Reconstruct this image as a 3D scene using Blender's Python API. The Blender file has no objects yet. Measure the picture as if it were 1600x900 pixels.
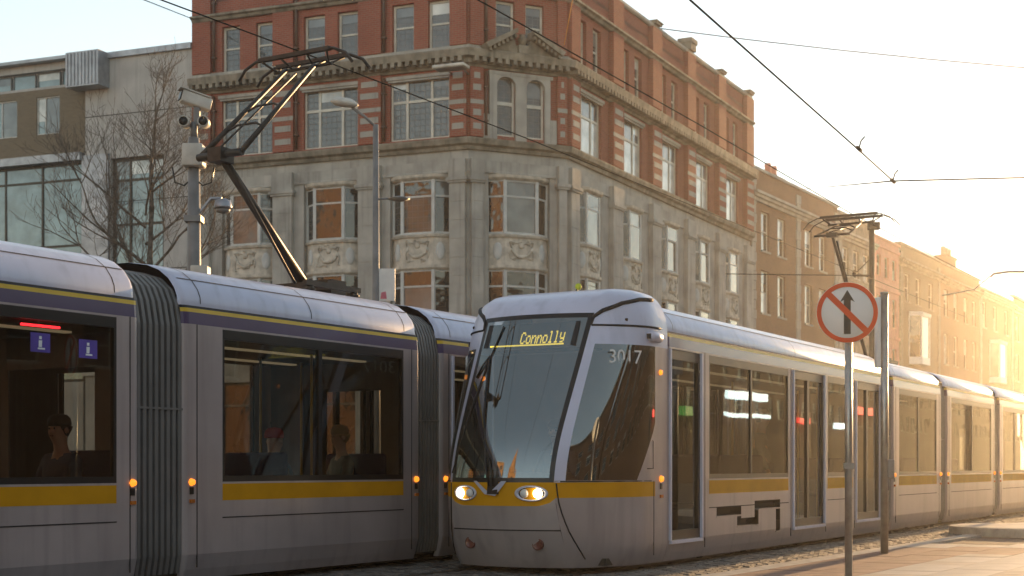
import bpy, bmesh, math, random
from mathutils import Vector, Matrix
random.seed(11)
R = math.radians
sc = bpy.context.scene
COL = sc.collection

# ------------------------------------------------------------------ camera
cam_d = bpy.data.cameras.new('camera')
cam = bpy.data.objects.new('camera', cam_d); COL.objects.link(cam)
cam.location = (0, 0, 1.33); cam.rotation_euler = (R(90), 0, 0)
cam_d.sensor_width = 36; cam_d.lens = 51.75; cam_d.shift_y = 0.1738
cam_d.clip_start = 0.1; cam_d.clip_end = 4000
cam_d.dof.use_dof = True; cam_d.dof.focus_distance = 17.0; cam_d.dof.aperture_fstop = 2.8
sc.camera = cam

# ------------------------------------------------------------------ light
SUN_AZ, SUN_EL = R(28.3), R(7.0)
w = bpy.data.worlds.new('World'); sc.world = w; w.use_nodes = True
nt = w.node_tree; bg = nt.nodes['Background']
sky = nt.nodes.new('ShaderNodeTexSky'); sky.sky_type = 'NISHITA'; sky.sun_disc = False
sky.sun_elevation = SUN_EL; sky.sun_rotation = SUN_AZ
sky.air_density = 1.0; sky.dust_density = 0.0; sky.ozone_density = 0.4
hs = nt.nodes.new('ShaderNodeHueSaturation'); hs.inputs['Saturation'].default_value = 0.68
nt.links.new(sky.outputs[0], hs.inputs['Color']); nt.links.new(hs.outputs[0], bg.inputs[0]); bg.inputs[1].default_value = 0.15
sd = bpy.data.lights.new('sun', 'SUN'); so = bpy.data.objects.new('sun', sd); COL.objects.link(so)
sd.energy = 4.2; sd.angle = R(0.5); sd.color = (1.0, 0.60, 0.27)
dirv = Vector((math.sin(SUN_AZ) * math.cos(SUN_EL), math.cos(SUN_AZ) * math.cos(SUN_EL), math.sin(SUN_EL)))
so.rotation_euler = (-dirv).to_track_quat('-Z', 'Y').to_euler(); so.location = (20, 40, 60)
sc.view_settings.view_transform = 'Standard'; sc.view_settings.look = 'None'
sc.view_settings.exposure = 1.17; sc.view_settings.gamma = 1.0; sc.view_settings.use_curve_mapping = False
sc.cycles.use_denoising = True
sc.cycles.max_bounces = 8; sc.cycles.transparent_max_bounces = 24; sc.cycles.volume_bounces = 1
sc.cycles.sample_clamp_indirect = 6.0

G = 0.13                      # level of the street
# ------------------------------------------------------------------ materials
def _n(nt, t, **k):
    n = nt.nodes.new(t)
    for a, b in k.items(): setattr(n, a, b)
    return n
def mat(name, col, rough=0.6, metal=0.0, var=0.15, vscale=3.0, bump=0.0, bscale=40.0, col2=None, coat=0.0, ior=1.45,
        stain=0.0, emis=None, estr=0.0, spec=0.5, streak=0.0):
    m = bpy.data.materials.new(name); m.use_nodes = True
    nt = m.node_tree; b = nt.nodes['Principled BSDF']; L = nt.links.new
    b.inputs['Roughness'].default_value = rough; b.inputs['Metallic'].default_value = metal
    b.inputs['IOR'].default_value = ior; b.inputs['Coat Weight'].default_value = coat; b.inputs['Coat Roughness'].default_value = 0.08
    b.inputs['Specular IOR Level'].default_value = spec
    tc = _n(nt, 'ShaderNodeTexCoord')
    nz = _n(nt, 'ShaderNodeTexNoise'); nz.inputs['Scale'].default_value = vscale; nz.inputs['Detail'].default_value = 6
    L(tc.outputs['Object'], nz.inputs['Vector'])
    mx = _n(nt, 'ShaderNodeMix', data_type='RGBA')
    c2 = col2 or tuple(c * (1 - 2 * var) for c in col)
    mx.inputs['A'].default_value = (*c2, 1); mx.inputs['B'].default_value = (*[min(1, c * (1 + var)) for c in col], 1)
    rp = _n(nt, 'ShaderNodeMapRange'); rp.inputs['From Min'].default_value = 0.3; rp.inputs['From Max'].default_value = 0.7
    L(nz.outputs['Fac'], rp.inputs['Value']); L(rp.outputs[0], mx.inputs['Factor'])
    out = mx.outputs['Result']
    if streak:
        mp = _n(nt, 'ShaderNodeMapping'); mp.inputs['Scale'].default_value = (6, 6, 0.35)
        L(tc.outputs['Object'], mp.inputs['Vector'])
        n2 = _n(nt, 'ShaderNodeTexNoise'); n2.inputs['Scale'].default_value = 1.0; n2.inputs['Detail'].default_value = 5
        L(mp.outputs[0], n2.inputs['Vector'])
        r2 = _n(nt, 'ShaderNodeMapRange'); r2.inputs['From Min'].default_value = 0.5; r2.inputs['From Max'].default_value = 0.72
        r2.inputs['To Max'].default_value = streak
        L(n2.outputs['Fac'], r2.inputs['Value'])
        m2 = _n(nt, 'ShaderNodeMix', data_type='RGBA'); m2.inputs['B'].default_value = (*[c * 0.35 for c in col], 1)
        L(r2.outputs[0], m2.inputs['Factor']); L(out, m2.inputs['A']); out = m2.outputs['Result']
    L(out, b.inputs['Base Color'])
    if bump:
        bn = _n(nt, 'ShaderNodeTexNoise'); bn.inputs['Scale'].default_value = bscale; bn.inputs['Detail'].default_value = 4
        L(tc.outputs['Object'], bn.inputs['Vector'])
        bp = _n(nt, 'ShaderNodeBump'); bp.inputs['Strength'].default_value = bump; bp.inputs['Distance'].default_value = 0.02
        L(bn.outputs['Fac'], bp.inputs['Height']); L(bp.outputs[0], b.inputs['Normal'])
    if emis:
        b.inputs['Emission Color'].default_value = (*emis, 1); b.inputs['Emission Strength'].default_value = estr
    return m
def brick_mat(name, c1, c2, mortar, bw=0.235, bh=0.078, mort=0.012, streak=0.35, rough=0.85):
    m = mat(name, c1, rough, var=0.12, vscale=0.7, spec=0.12)
    nt = m.node_tree; L = nt.links.new; b = nt.nodes['Principled BSDF']
    tc = _n(nt, 'ShaderNodeTexCoord'); sp = _n(nt, 'ShaderNodeSeparateXYZ'); L(tc.outputs['Object'], sp.inputs[0])
    ad = _n(nt, 'ShaderNodeMath', operation='ADD'); L(sp.outputs['X'], ad.inputs[0]); L(sp.outputs['Y'], ad.inputs[1])
    cb = _n(nt, 'ShaderNodeCombineXYZ'); L(ad.outputs[0], cb.inputs['X']); L(sp.outputs['Z'], cb.inputs['Y'])
    br = _n(nt, 'ShaderNodeTexBrick'); L(cb.outputs[0], br.inputs['Vector'])
    br.inputs['Scale'].default_value = 1.0; br.inputs['Brick Width'].default_value = bw; br.inputs['Row Height'].default_value = bh
    br.inputs['Mortar Size'].default_value = mort; br.inputs['Color1'].default_value = (*c1, 1); br.inputs['Color2'].default_value = (*c2, 1)
    br.inputs['Mortar'].default_value = (*mortar, 1); br.inputs['Bias'].default_value = 0.0
    nz = _n(nt, 'ShaderNodeTexNoise'); nz.inputs['Scale'].default_value = 0.55; nz.inputs['Detail'].default_value = 8
    L(tc.outputs['Object'], nz.inputs['Vector'])
    rp = _n(nt, 'ShaderNodeMapRange'); rp.inputs['From Min'].default_value = 0.42; rp.inputs['From Max'].default_value = 0.75
    rp.inputs['To Max'].default_value = streak
    L(nz.outputs['Fac'], rp.inputs['Value'])
    mx = _n(nt, 'ShaderNodeMix', data_type='RGBA'); mx.inputs['B'].default_value = (*[c * 0.45 for c in c1], 1)
    L(rp.outputs[0], mx.inputs['Factor']); L(br.outputs['Color'], mx.inputs['A'])
    L(mx.outputs['Result'], b.inputs['Base Color'])
    bp = _n(nt, 'ShaderNodeBump'); bp.inputs['Strength'].default_value = 0.4; bp.inputs['Distance'].default_value = 0.01; bp.invert = True
    L(br.outputs['Fac'], bp.inputs['Height']); L(bp.outputs[0], b.inputs['Normal'])
    return m
def pane_mat(name, col, lattice=0.0, rough=0.04):
    """window pane seen against a dark room: dark body, glossy skin, slightly wavy"""
    m = mat(name, col, rough, var=0.25, vscale=1.2, ior=1.75)
    nt = m.node_tree; L = nt.links.new; b = nt.nodes['Principled BSDF']
    tc = _n(nt, 'ShaderNodeTexCoord')
    nz = _n(nt, 'ShaderNodeTexNoise'); nz.inputs['Scale'].default_value = 1.6; nz.inputs['Detail'].default_value = 2
    L(tc.outputs['Object'], nz.inputs['Vector'])
    bp = _n(nt, 'ShaderNodeBump'); bp.inputs['Strength'].default_value = 0.25; bp.inputs['Distance'].default_value = 0.03
    L(nz.outputs['Fac'], bp.inputs['Height']); L(bp.outputs[0], b.inputs['Normal'])
    if lattice:
        sp = _n(nt, 'ShaderNodeSeparateXYZ'); L(tc.outputs['Object'], sp.inputs[0])
        cb = _n(nt, 'ShaderNodeCombineXYZ'); L(sp.outputs['X'], cb.inputs['X']); L(sp.outputs['Z'], cb.inputs['Y'])
        br = _n(nt, 'ShaderNodeTexBrick'); L(cb.outputs[0], br.inputs['Vector']); br.offset = 0.0
        br.inputs['Scale'].default_value = 1; br.inputs['Brick Width'].default_value = lattice; br.inputs['Row Height'].default_value = lattice
        br.inputs['Mortar Size'].default_value = 0.016
        ad = _n(nt, 'ShaderNodeMath', operation='MULTIPLY_ADD'); L(br.outputs['Fac'], ad.inputs[0]); ad.inputs[1].default_value = 0.5; ad.inputs[2].default_value = rough
        L(ad.outputs[0], b.inputs['Roughness'])
    return m
def glass_mat(name, tint, ior=1.75, rough=0.0):
    m = bpy.data.materials.new(name); m.use_nodes = True; nt = m.node_tree; L = nt.links.new
    nt.nodes.remove(nt.nodes['Principled BSDF']); out = nt.nodes['Material Output']
    tr = _n(nt, 'ShaderNodeBsdfTransparent'); tr.inputs[0].default_value = (*tint, 1)
    gl = _n(nt, 'ShaderNodeBsdfGlossy'); gl.inputs['Roughness'].default_value = rough; gl.inputs[0].default_value = (0.93, 1, 0.97, 1)
    fr = _n(nt, 'ShaderNodeFresnel'); fr.inputs['IOR'].default_value = ior
    tc = _n(nt, 'ShaderNodeTexCoord'); nz = _n(nt, 'ShaderNodeTexNoise'); nz.inputs['Scale'].default_value = 0.9; nz.inputs['Detail'].default_value = 1
    L(tc.outputs['Object'], nz.inputs['Vector'])
    bp = _n(nt, 'ShaderNodeBump'); bp.inputs['Strength'].default_value = 0.12; bp.inputs['Distance'].default_value = 0.02
    L(nz.outputs['Fac'], bp.inputs['Height']); L(bp.outputs[0], gl.inputs['Normal'])
    mx = _n(nt, 'ShaderNodeMixShader'); L(fr.outputs[0], mx.inputs[0]); L(tr.outputs[0], mx.inputs[1]); L(gl.outputs[0], mx.inputs[2])
    L(mx.outputs[0], out.inputs['Surface'])
    return m
M = dict(
    silver=mat('tram_silver', (0.43, 0.375, 0.37), 0.34, 0.25, var=0.06, vscale=1.5, coat=0.3, streak=0.28, bump=0.05, bscale=2.2),
    lilac=mat('tram_roof_lilac', (0.58, 0.59, 0.72), 0.36, 0.1, var=0.06, vscale=1.0, coat=0.3, streak=0.25, bump=0.04, bscale=2.0),
    seam=mat('seam_dark', (0.02, 0.018, 0.018), 0.7),
    yellow=mat('stripe_yellow', (0.66, 0.31, 0.004), 0.6, var=0.06, spec=0.2),
    yline=mat('line_yellow', (0.70, 0.46, 0.03), 0.4, var=0.06),
    purple=mat('band_purple', (0.075, 0.045, 0.11), 0.35, var=0.06, coat=0.3),
    rubber=mat('bellows_rubber', (0.17, 0.16, 0.15), 0.5, var=0.1, vscale=3, streak=0.3),
    black=mat('frame_black', (0.012, 0.011, 0.011), 0.35),
    under=mat('underframe', (0.03, 0.026, 0.022), 0.8),
    glass=glass_mat('tram_glass', (0.70, 0.67, 0.60), 1.55),
    wglass=glass_mat('windscreen_glass', (0.50, 0.53, 0.52), 2.9),
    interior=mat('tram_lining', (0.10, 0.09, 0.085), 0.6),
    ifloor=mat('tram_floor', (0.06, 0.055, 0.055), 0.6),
    seat=mat('seat_cloth', (0.05, 0.03, 0.08), 0.8, vscale=60),
    pole=mat('grab_yellow', (0.55, 0.32, 0.02), 0.35),
    steel=mat('galvanised_steel', (0.36, 0.35, 0.33), 0.35, 0.75, var=0.12, vscale=8),
    greypaint=mat('grey_paint', (0.20, 0.20, 0.20), 0.5, var=0.15),
    darkmetal=mat('dark_metal', (0.055, 0.045, 0.036), 0.5, 0.3, var=0.2, vscale=10),
    wire=mat('wire_dark', (0.025, 0.024, 0.022), 0.9, spec=0.05),
    rail=mat('rail_steel', (0.30, 0.28, 0.26), 0.3, 0.9),
    white=mat('white_paint', (0.72, 0.72, 0.70), 0.45, var=0.06),
    offwhite=mat('cream_paint', (0.60, 0.57, 0.50), 0.5, var=0.1),
    brick=brick_mat('red_brick', (0.34, 0.095, 0.065), (0.26, 0.072, 0.052), (0.27, 0.17, 0.13)),
    bbrick=brick_mat('brown_brick', (0.25, 0.125, 0.08), (0.19, 0.092, 0.06), (0.22, 0.17, 0.13)),
    tanbrick=brick_mat('tan_brick', (0.21, 0.165, 0.115), (0.18, 0.14, 0.1), (0.19, 0.16, 0.12), streak=0.15),
    obrick=brick_mat('orange_brick', (0.48, 0.24, 0.10), (0.42, 0.2, 0.085), (0.4, 0.3, 0.2)),
    stone=mat('limestone', (0.40, 0.38, 0.345), 0.8, var=0.16, vscale=1.1, bump=0.3, bscale=30, streak=0.45),
    stonedk=mat('weathered_stone', (0.27, 0.235, 0.185), 0.85, var=0.25, vscale=2.2, bump=0.35, bscale=26, streak=0.6),
    relief=mat('relief_plaster', (0.58, 0.52, 0.44), 0.75, var=0.18, vscale=4, streak=0.35),
    pale=mat('pale_plaster', (0.55, 0.55, 0.53), 0.7, var=0.1),
    pink=mat('pink_render', (0.58, 0.25, 0.21), 0.8, var=0.1, streak=0.3),
    concrete=mat('concrete_cladding', (0.44, 0.42, 0.40), 0.8, var=0.1, vscale=0.8, streak=0.3),
    slate=mat('roof_slate', (0.10, 0.10, 0.11), 0.6, vscale=4),
    louvre=mat('louvre_metal', (0.33, 0.34, 0.37), 0.4, 0.5),
    pane=pane_mat('pane_dark', (0.025, 0.028, 0.03)),
    lead=pane_mat('pane_leaded', (0.06, 0.065, 0.065), lattice=0.22),
    panegrey=pane_mat('pane_grey_blind', (0.14, 0.15, 0.15), rough=0.08),
    blind=pane_mat('pane_white_blind', (0.62, 0.62, 0.58), rough=0.1),
    teal=pane_mat('curtain_wall_pane', (0.19, 0.27, 0.29)),  # pale blue sky reflection is put into the pane colour
    pipe=mat('downpipe_paint', (0.10, 0.055, 0.04), 0.5),
    bark=mat('bark', (0.17, 0.14, 0.115), 0.9, var=0.3, vscale=12),
    asphalt=mat('asphalt', (0.055, 0.052, 0.05), 0.75, var=0.3, vscale=1.4, bump=0.4, bscale=90),
    sett=mat('granite_sett', (0.15, 0.135, 0.12), 0.7, var=0.4, vscale=5, bump=0.3, bscale=50),
    kerb=mat('granite_kerb', (0.36, 0.34, 0.31), 0.7, var=0.15, vscale=6, bump=0.2),
    slab=mat('paving_slab', (0.42, 0.38, 0.33), 0.65, var=0.15, vscale=1.2, bump=0.2, bscale=60),
    slab2=mat('paving_slab_warm', (0.36, 0.31, 0.26), 0.7, var=0.15, vscale=1.5, bump=0.2, bscale=60),
    tactile=mat('red_paving', (0.23, 0.135, 0.105), 0.75, var=0.18, vscale=2, bump=0.3, bscale=60),
    red=mat('sign_red', (0.72, 0.085, 0.015), 0.4, var=0.05),
    signw=mat('sign_white', (0.78, 0.76, 0.73), 0.45, var=0.04),
    signb=mat('sign_black', (0.025, 0.022, 0.02), 0.45),
    amber=mat('amber_lens', (0.7, 0.2, 0.01), 0.2, emis=(1, 0.25, 0.02), estr=0.8),
    amberoff=mat('amber_reflector', (0.6, 0.17, 0.02), 0.25),
    redlens=mat('red_reflector', (0.17, 0.06, 0.045), 0.35),
    lamp=mat('headlamp_lit', (0.9, 0.8, 0.6), 0.2, emis=(1, 0.8, 0.52), estr=6.0),
    ceil=mat('interior_fill_strip', (0.6, 0.55, 0.45), 0.4, emis=(1, 0.8, 0.5), estr=0.07),  # weak fill glow added inside the trams
    signlit=mat('shop_sign_lit', (0.7, 0.75, 0.75), 0.4, emis=(0.85, 1, 1), estr=2.5),
    led=mat('led_amber', (0.5, 0.35, 0.02), 0.4, emis=(1, 0.72, 0.08), estr=0.75),
    ledred=mat('led_red', (0.5, 0.02, 0.02), 0.4, emis=(1, 0.02, 0.03), estr=2.0),
    screen=mat('sign_pale_lit', (0.5, 0.7, 0.65), 0.3, emis=(0.6, 1, 0.9), estr=0.6),  # lit face of the sign stand-in inside the left tram
    green=mat('sign_green_lit', (0.1, 0.5, 0.1), 0.3, emis=(0.2, 0.8, 0.15), estr=0.4),
    sticker=mat('sticker_purple', (0.10, 0.06, 0.38), 0.4),
    stickw=mat('sticker_white', (0.85, 0.87, 0.88), 0.5),
    skin=mat('skin', (0.55, 0.34, 0.25), 0.55), hair=mat('hair_fair', (0.40, 0.28, 0.15), 0.7), hairdk=mat('hair_dark', (0.03, 0.022, 0.018), 0.7),
    redhat=mat('red_wool', (0.45, 0.03, 0.03), 0.9), navy=mat('navy_cloth', (0.07, 0.08, 0.13), 0.85), grey=mat('grey_cloth', (0.20, 0.19, 0.18), 0.85),
    hivis=mat('hivis_yellow', (0.50, 0.58, 0.05), 0.7), orange=mat('orange_glint', (0.75, 0.3, 0.05), 0.5),  # orange: light glinting on a hanging wire, painted as its colour
    cream=mat('lamp_cream', (0.55, 0.52, 0.46), 0.5), posterp=mat('poster_pink', (0.6, 0.15, 0.22), 0.5),
)

# ------------------------------------------------------------------ mesh helpers
class MB:
    def __init__(s): s.v = []; s.f = []; s.m = []; s.s = []
    def add(s, vs, fs, mi=0, smooth=False):
        o = len(s.v); s.v += [tuple(v) for v in vs]
        for f in fs: s.f.append(tuple(i + o for i in f)); s.m.append(mi); s.s.append(smooth)
        return s
    def box(s, x0, x1, y0, y1, z0, z1, mi=0):
        return s.add([(x0,y0,z0),(x1,y0,z0),(x1,y1,z0),(x0,y1,z0),(x0,y0,z1),(x1,y0,z1),(x1,y1,z1),(x0,y1,z1)],
              [(0,3,2,1),(4,5,6,7),(0,1,5,4),(1,2,6,5),(2,3,7,6),(3,0,4,7)], mi)
    def bbox(s, x0, x1, y0, y1, z0, z1, b, mi=0):
        """box with chamfered edges"""
        bm = bmesh.new(); r = bmesh.ops.create_cube(bm, size=1)
        for v in bm.verts: v.co = Vector(((x0+x1)/2 + v.co.x*(x1-x0), (y0+y1)/2 + v.co.y*(y1-y0), (z0+z1)/2 + v.co.z*(z1-z0)))
        bmesh.ops.bevel(bm, geom=bm.edges[:], offset=b, segments=2, affect='EDGES', profile=0.5)
        s.bm(bm, mi, True); bm.free(); return s
    def bm(s, bm, mi=0, smooth=False):
        bm.verts.index_update()
        return s.add([v.co[:] for v in bm.verts], [[v.index for v in f.verts] for f in bm.faces], mi, smooth)
    def tube(s, pts, r, n=8, mi=0, cap=True, smooth=True):
        pts = [Vector(p) for p in pts]; rs = r if isinstance(r, (list, tuple)) else [r] * len(pts)
        vs = []; up = Vector((0.03, 0.05, 1))
        for i, p in enumerate(pts):
            a = pts[max(0, i-1)]; b = pts[min(len(pts)-1, i+1)]
            t = (b - a).normalized(); x = t.cross(up)
            if x.length < 0.05: x = t.cross(Vector((1, 0.1, 0)))
            x.normalize(); y = x.cross(t).normalized()
            for k in range(n):
                q = 2*math.pi*k/n; vs.append(p + (x*math.cos(q) + y*math.sin(q))*rs[i])
        fs = []
        for i in range(len(pts)-1):
            for k in range(n): fs.append((i*n+k, i*n+(k+1)%n, (i+1)*n+(k+1)%n, (i+1)*n+k))
        s.add(vs, fs, mi, smooth)
        if cap:
            s.add(vs[:n], [tuple(range(n))], mi); s.add(vs[-n:], [tuple(range(n))[::-1]], mi)
        return s
    def lathe(s, prof, c=(0,0,0), axis='Z', n=20, mi=0, smooth=True):
        vs = []
        for (r, h) in prof:
            for k in range(n):
                q = 2*math.pi*k/n; a, b = r*math.cos(q), r*math.sin(q)
                p = {'Z': (a, b, h), 'Y': (a, h, b), 'X': (h, a, b)}[axis]
                vs.append((p[0]+c[0], p[1]+c[1], p[2]+c[2]))
        fs = []
        for i in range(len(prof)-1):
            for k in range(n): fs.append((i*n+k, i*n+(k+1)%n, (i+1)*n+(k+1)%n, (i+1)*n+k))
        s.add(vs, fs, mi, smooth)
        s.add(vs[:n], [tuple(range(n))[::-1]], mi); s.add(vs[-n:], [tuple(range(n))], mi); return s
    def prism(s, poly, y0, y1, mi=0, plane='XZ'):
        n = len(poly)
        P = (lambda a, b, h: (a, h, b)) if plane == 'XZ' else (lambda a, b, h: (a, b, h))
        vs = [P(a, b, y0) for a, b in poly] + [P(a, b, y1) for a, b in poly]
        fs = [tuple(range(n)), tuple(range(2*n-1, n-1, -1))] + [(i, i+n, (i+1)%n+n, (i+1)%n) for i in range(n)]
        return s.add(vs, fs, mi)
    def sweep(s, path, prof, mi=0, closed_ends=True):
        """plan path (x,y), profile [(out, z)]; out is to the right of the direction of travel, mitred"""
        n = len(path); offs = []
        for i in range(n):
            ds = []
            if i > 0: ds.append((Vector(path[i]) - Vector(path[i-1])).normalized())
            if i < n-1: ds.append((Vector(path[i+1]) - Vector(path[i])).normalized())
            ns = [Vector((d.y, -d.x)) for d in ds]
            m = sum(ns, Vector((0, 0))); m.normalize(); m /= max(0.3, m.dot(ns[0])); offs.append(m)
        k = len(prof); vs = []
        for i in range(n):
            for (o, z) in prof: vs.append((path[i][0] + offs[i].x*o, path[i][1] + offs[i].y*o, z))
        fs = []
        for i in range(n-1):
            for j in range(k): fs.append((i*k+j, (i+1)*k+j, (i+1)*k+(j+1)%k, i*k+(j+1)%k))
        s.add(vs, fs, mi)
        if closed_ends:
            s.add(vs[:k], [tuple(range(k))], mi); s.add(vs[-k:], [tuple(range(k))[::-1]], mi)
        return s
    def mesh(s, name, mats, fix=True):
        me = bpy.data.meshes.new(name); me.from_pydata(s.v, [], s.f)
        for m in (mats if isinstance(mats, (list, tuple)) else [mats]): me.materials.append(M[m] if isinstance(m, str) else m)
        me.polygons.foreach_set('material_index', s.m); me.polygons.foreach_set('use_smooth', s.s)
        if fix:
            bm = bmesh.new(); bm.from_mesh(me); bmesh.ops.remove_doubles(bm, verts=bm.verts[:], dist=0.0004)
            bmesh.ops.recalc_face_normals(bm, faces=bm.faces[:]); bm.to_mesh(me); bm.free()
        me.update(); return me
def put(name, me, parent=None, loc=(0,0,0), rz=0.0, rot=None):
    o = bpy.data.objects.new(name, me); COL.objects.link(o)
    o.location = loc; o.rotation_euler = rot or (0, 0, rz)
    if parent: o.parent = parent
    return o
def part(name, mb, mats, parent=None, loc=(0,0,0), rz=0.0, **k):
    return put(name, mb.mesh(name, mats, **k), parent, loc, rz)
def tag(o, label=None, cat=None, group=None, kind=None):
    for a, b in (('label', label), ('category', cat), ('group', group), ('kind', kind)):
        if b: o[a] = b
    return o
def thing(name, label, cat, loc=(0,0,0), rz=0.0, group=None):
    o = bpy.data.objects.new(name, None); COL.objects.link(o); o.location = loc; o.rotation_euler = (0, 0, rz)
    o.empty_display_size = 0.2
    return tag(o, label, cat, group)

# ------------------------------------------------------------------ ground
mb = MB(); mb.add([(-480,-480,G-0.03),(480,-480,G-0.03),(480,480,G-0.03),(-480,480,G-0.03)], [(0,1,2,3)])
tag(part('ground', mb, 'asphalt', fix=False), kind='structure')
TD = Vector((0.51995, 0.8542, 0)); TN = Vector((-0.8542, 0.51995, 0)); TA = math.atan2(0.8542, 0.51995)
CF = Vector((0.780, 17.917, 0)); CL = Vector((-2.158, 18.594, 0))      # middle of each track
TDF = Vector((0.49206, 0.87056, 0)); TNF = Vector((-0.87056, 0.49206, 0)); TAF = math.atan2(0.87056, 0.49206)   # the far track bends slightly left
CFT = Vector((0.760, 17.884, 0))
def onF(t, y, z=0.0):
    p = CFT + TDF*t + TNF*y; return (p.x, p.y, z)
def onT(c, t, y, z=0.0):
    p = c + TD*t + TN*y; return (p.x, p.y, z)

# ------------------------------------------------------------------ trams
PROF = [(0.20,1.13),(0.30,1.165),(0.45,1.2),(2.74,1.2),(2.86,1.19),(2.90,1.185),(2.925,1.175),(2.93,1.15),(2.955,1.15),(3.02,1.145),(3.10,1.11),(3.20,1.03),(3.29,0.90),(3.35,0.74),(3.39,0.48),(3.40,0.0)]
def prof(z):
    for (a, p), (b, q) in zip(PROF, PROF[1:]):
        if a <= z <= b: return p + (q-p)*(z-a)/(b-a)
    return PROF[0][1] if z < PROF[0][0] else 0.0
ZS = [0.20,0.30,0.45,0.98,1.15,1.17,2.72,2.74]
def end_tuck(t, t0, t1):
    e = min(t - t0, t1 - t)
    return -0.045*(1 - min(1, e/0.07))**2 if e < 0.07 else 0.0
def side_grid(mb, t0, t1, zs, skip, sgn, mi=0, extra=()):
    ts = sorted({round(x, 4) for x in [t0, t0+0.02, t0+0.045, t0+0.07, t1-0.07, t1-0.045, t1-0.02, t1, *extra]})
    vs = []
    for t in ts:
        for z in zs: vs.append((t, -sgn*(prof(z) + end_tuck(t, t0, t1)), z))
    k = len(zs); fs = []
    for i in range(len(ts)-1):
        for j in range(k-1):
            if skip((ts[i]+ts[i+1])/2, (zs[j]+zs[j+1])/2): continue
            f = (i*k+j, (i+1)*k+j, (i+1)*k+j+1, i*k+j+1)
            fs.append(f if sgn > 0 else f[::-1])
    mb.add(vs, fs, mi, False)
def wheelset(mb, t):
    for y in (-0.72, 0.72):
        mb.lathe([(0.0,-0.06),(0.30,-0.06),(0.30,0.06),(0.0,0.06)], (t, y, G+0.29), 'Y', 18, 0)
SEAT = None
def seat_mesh():
    mb = MB(); mb.bbox(-0.22,0.22,-0.44,0.44,0.40,0.49,0.03); mb.bbox(0.15,0.25,-0.44,0.44,0.46,1.12,0.04); mb.box(-0.1,0.1,-0.3,0.3,0.0,0.40,0)
    return mb.mesh('seat', 'seat')
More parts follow.
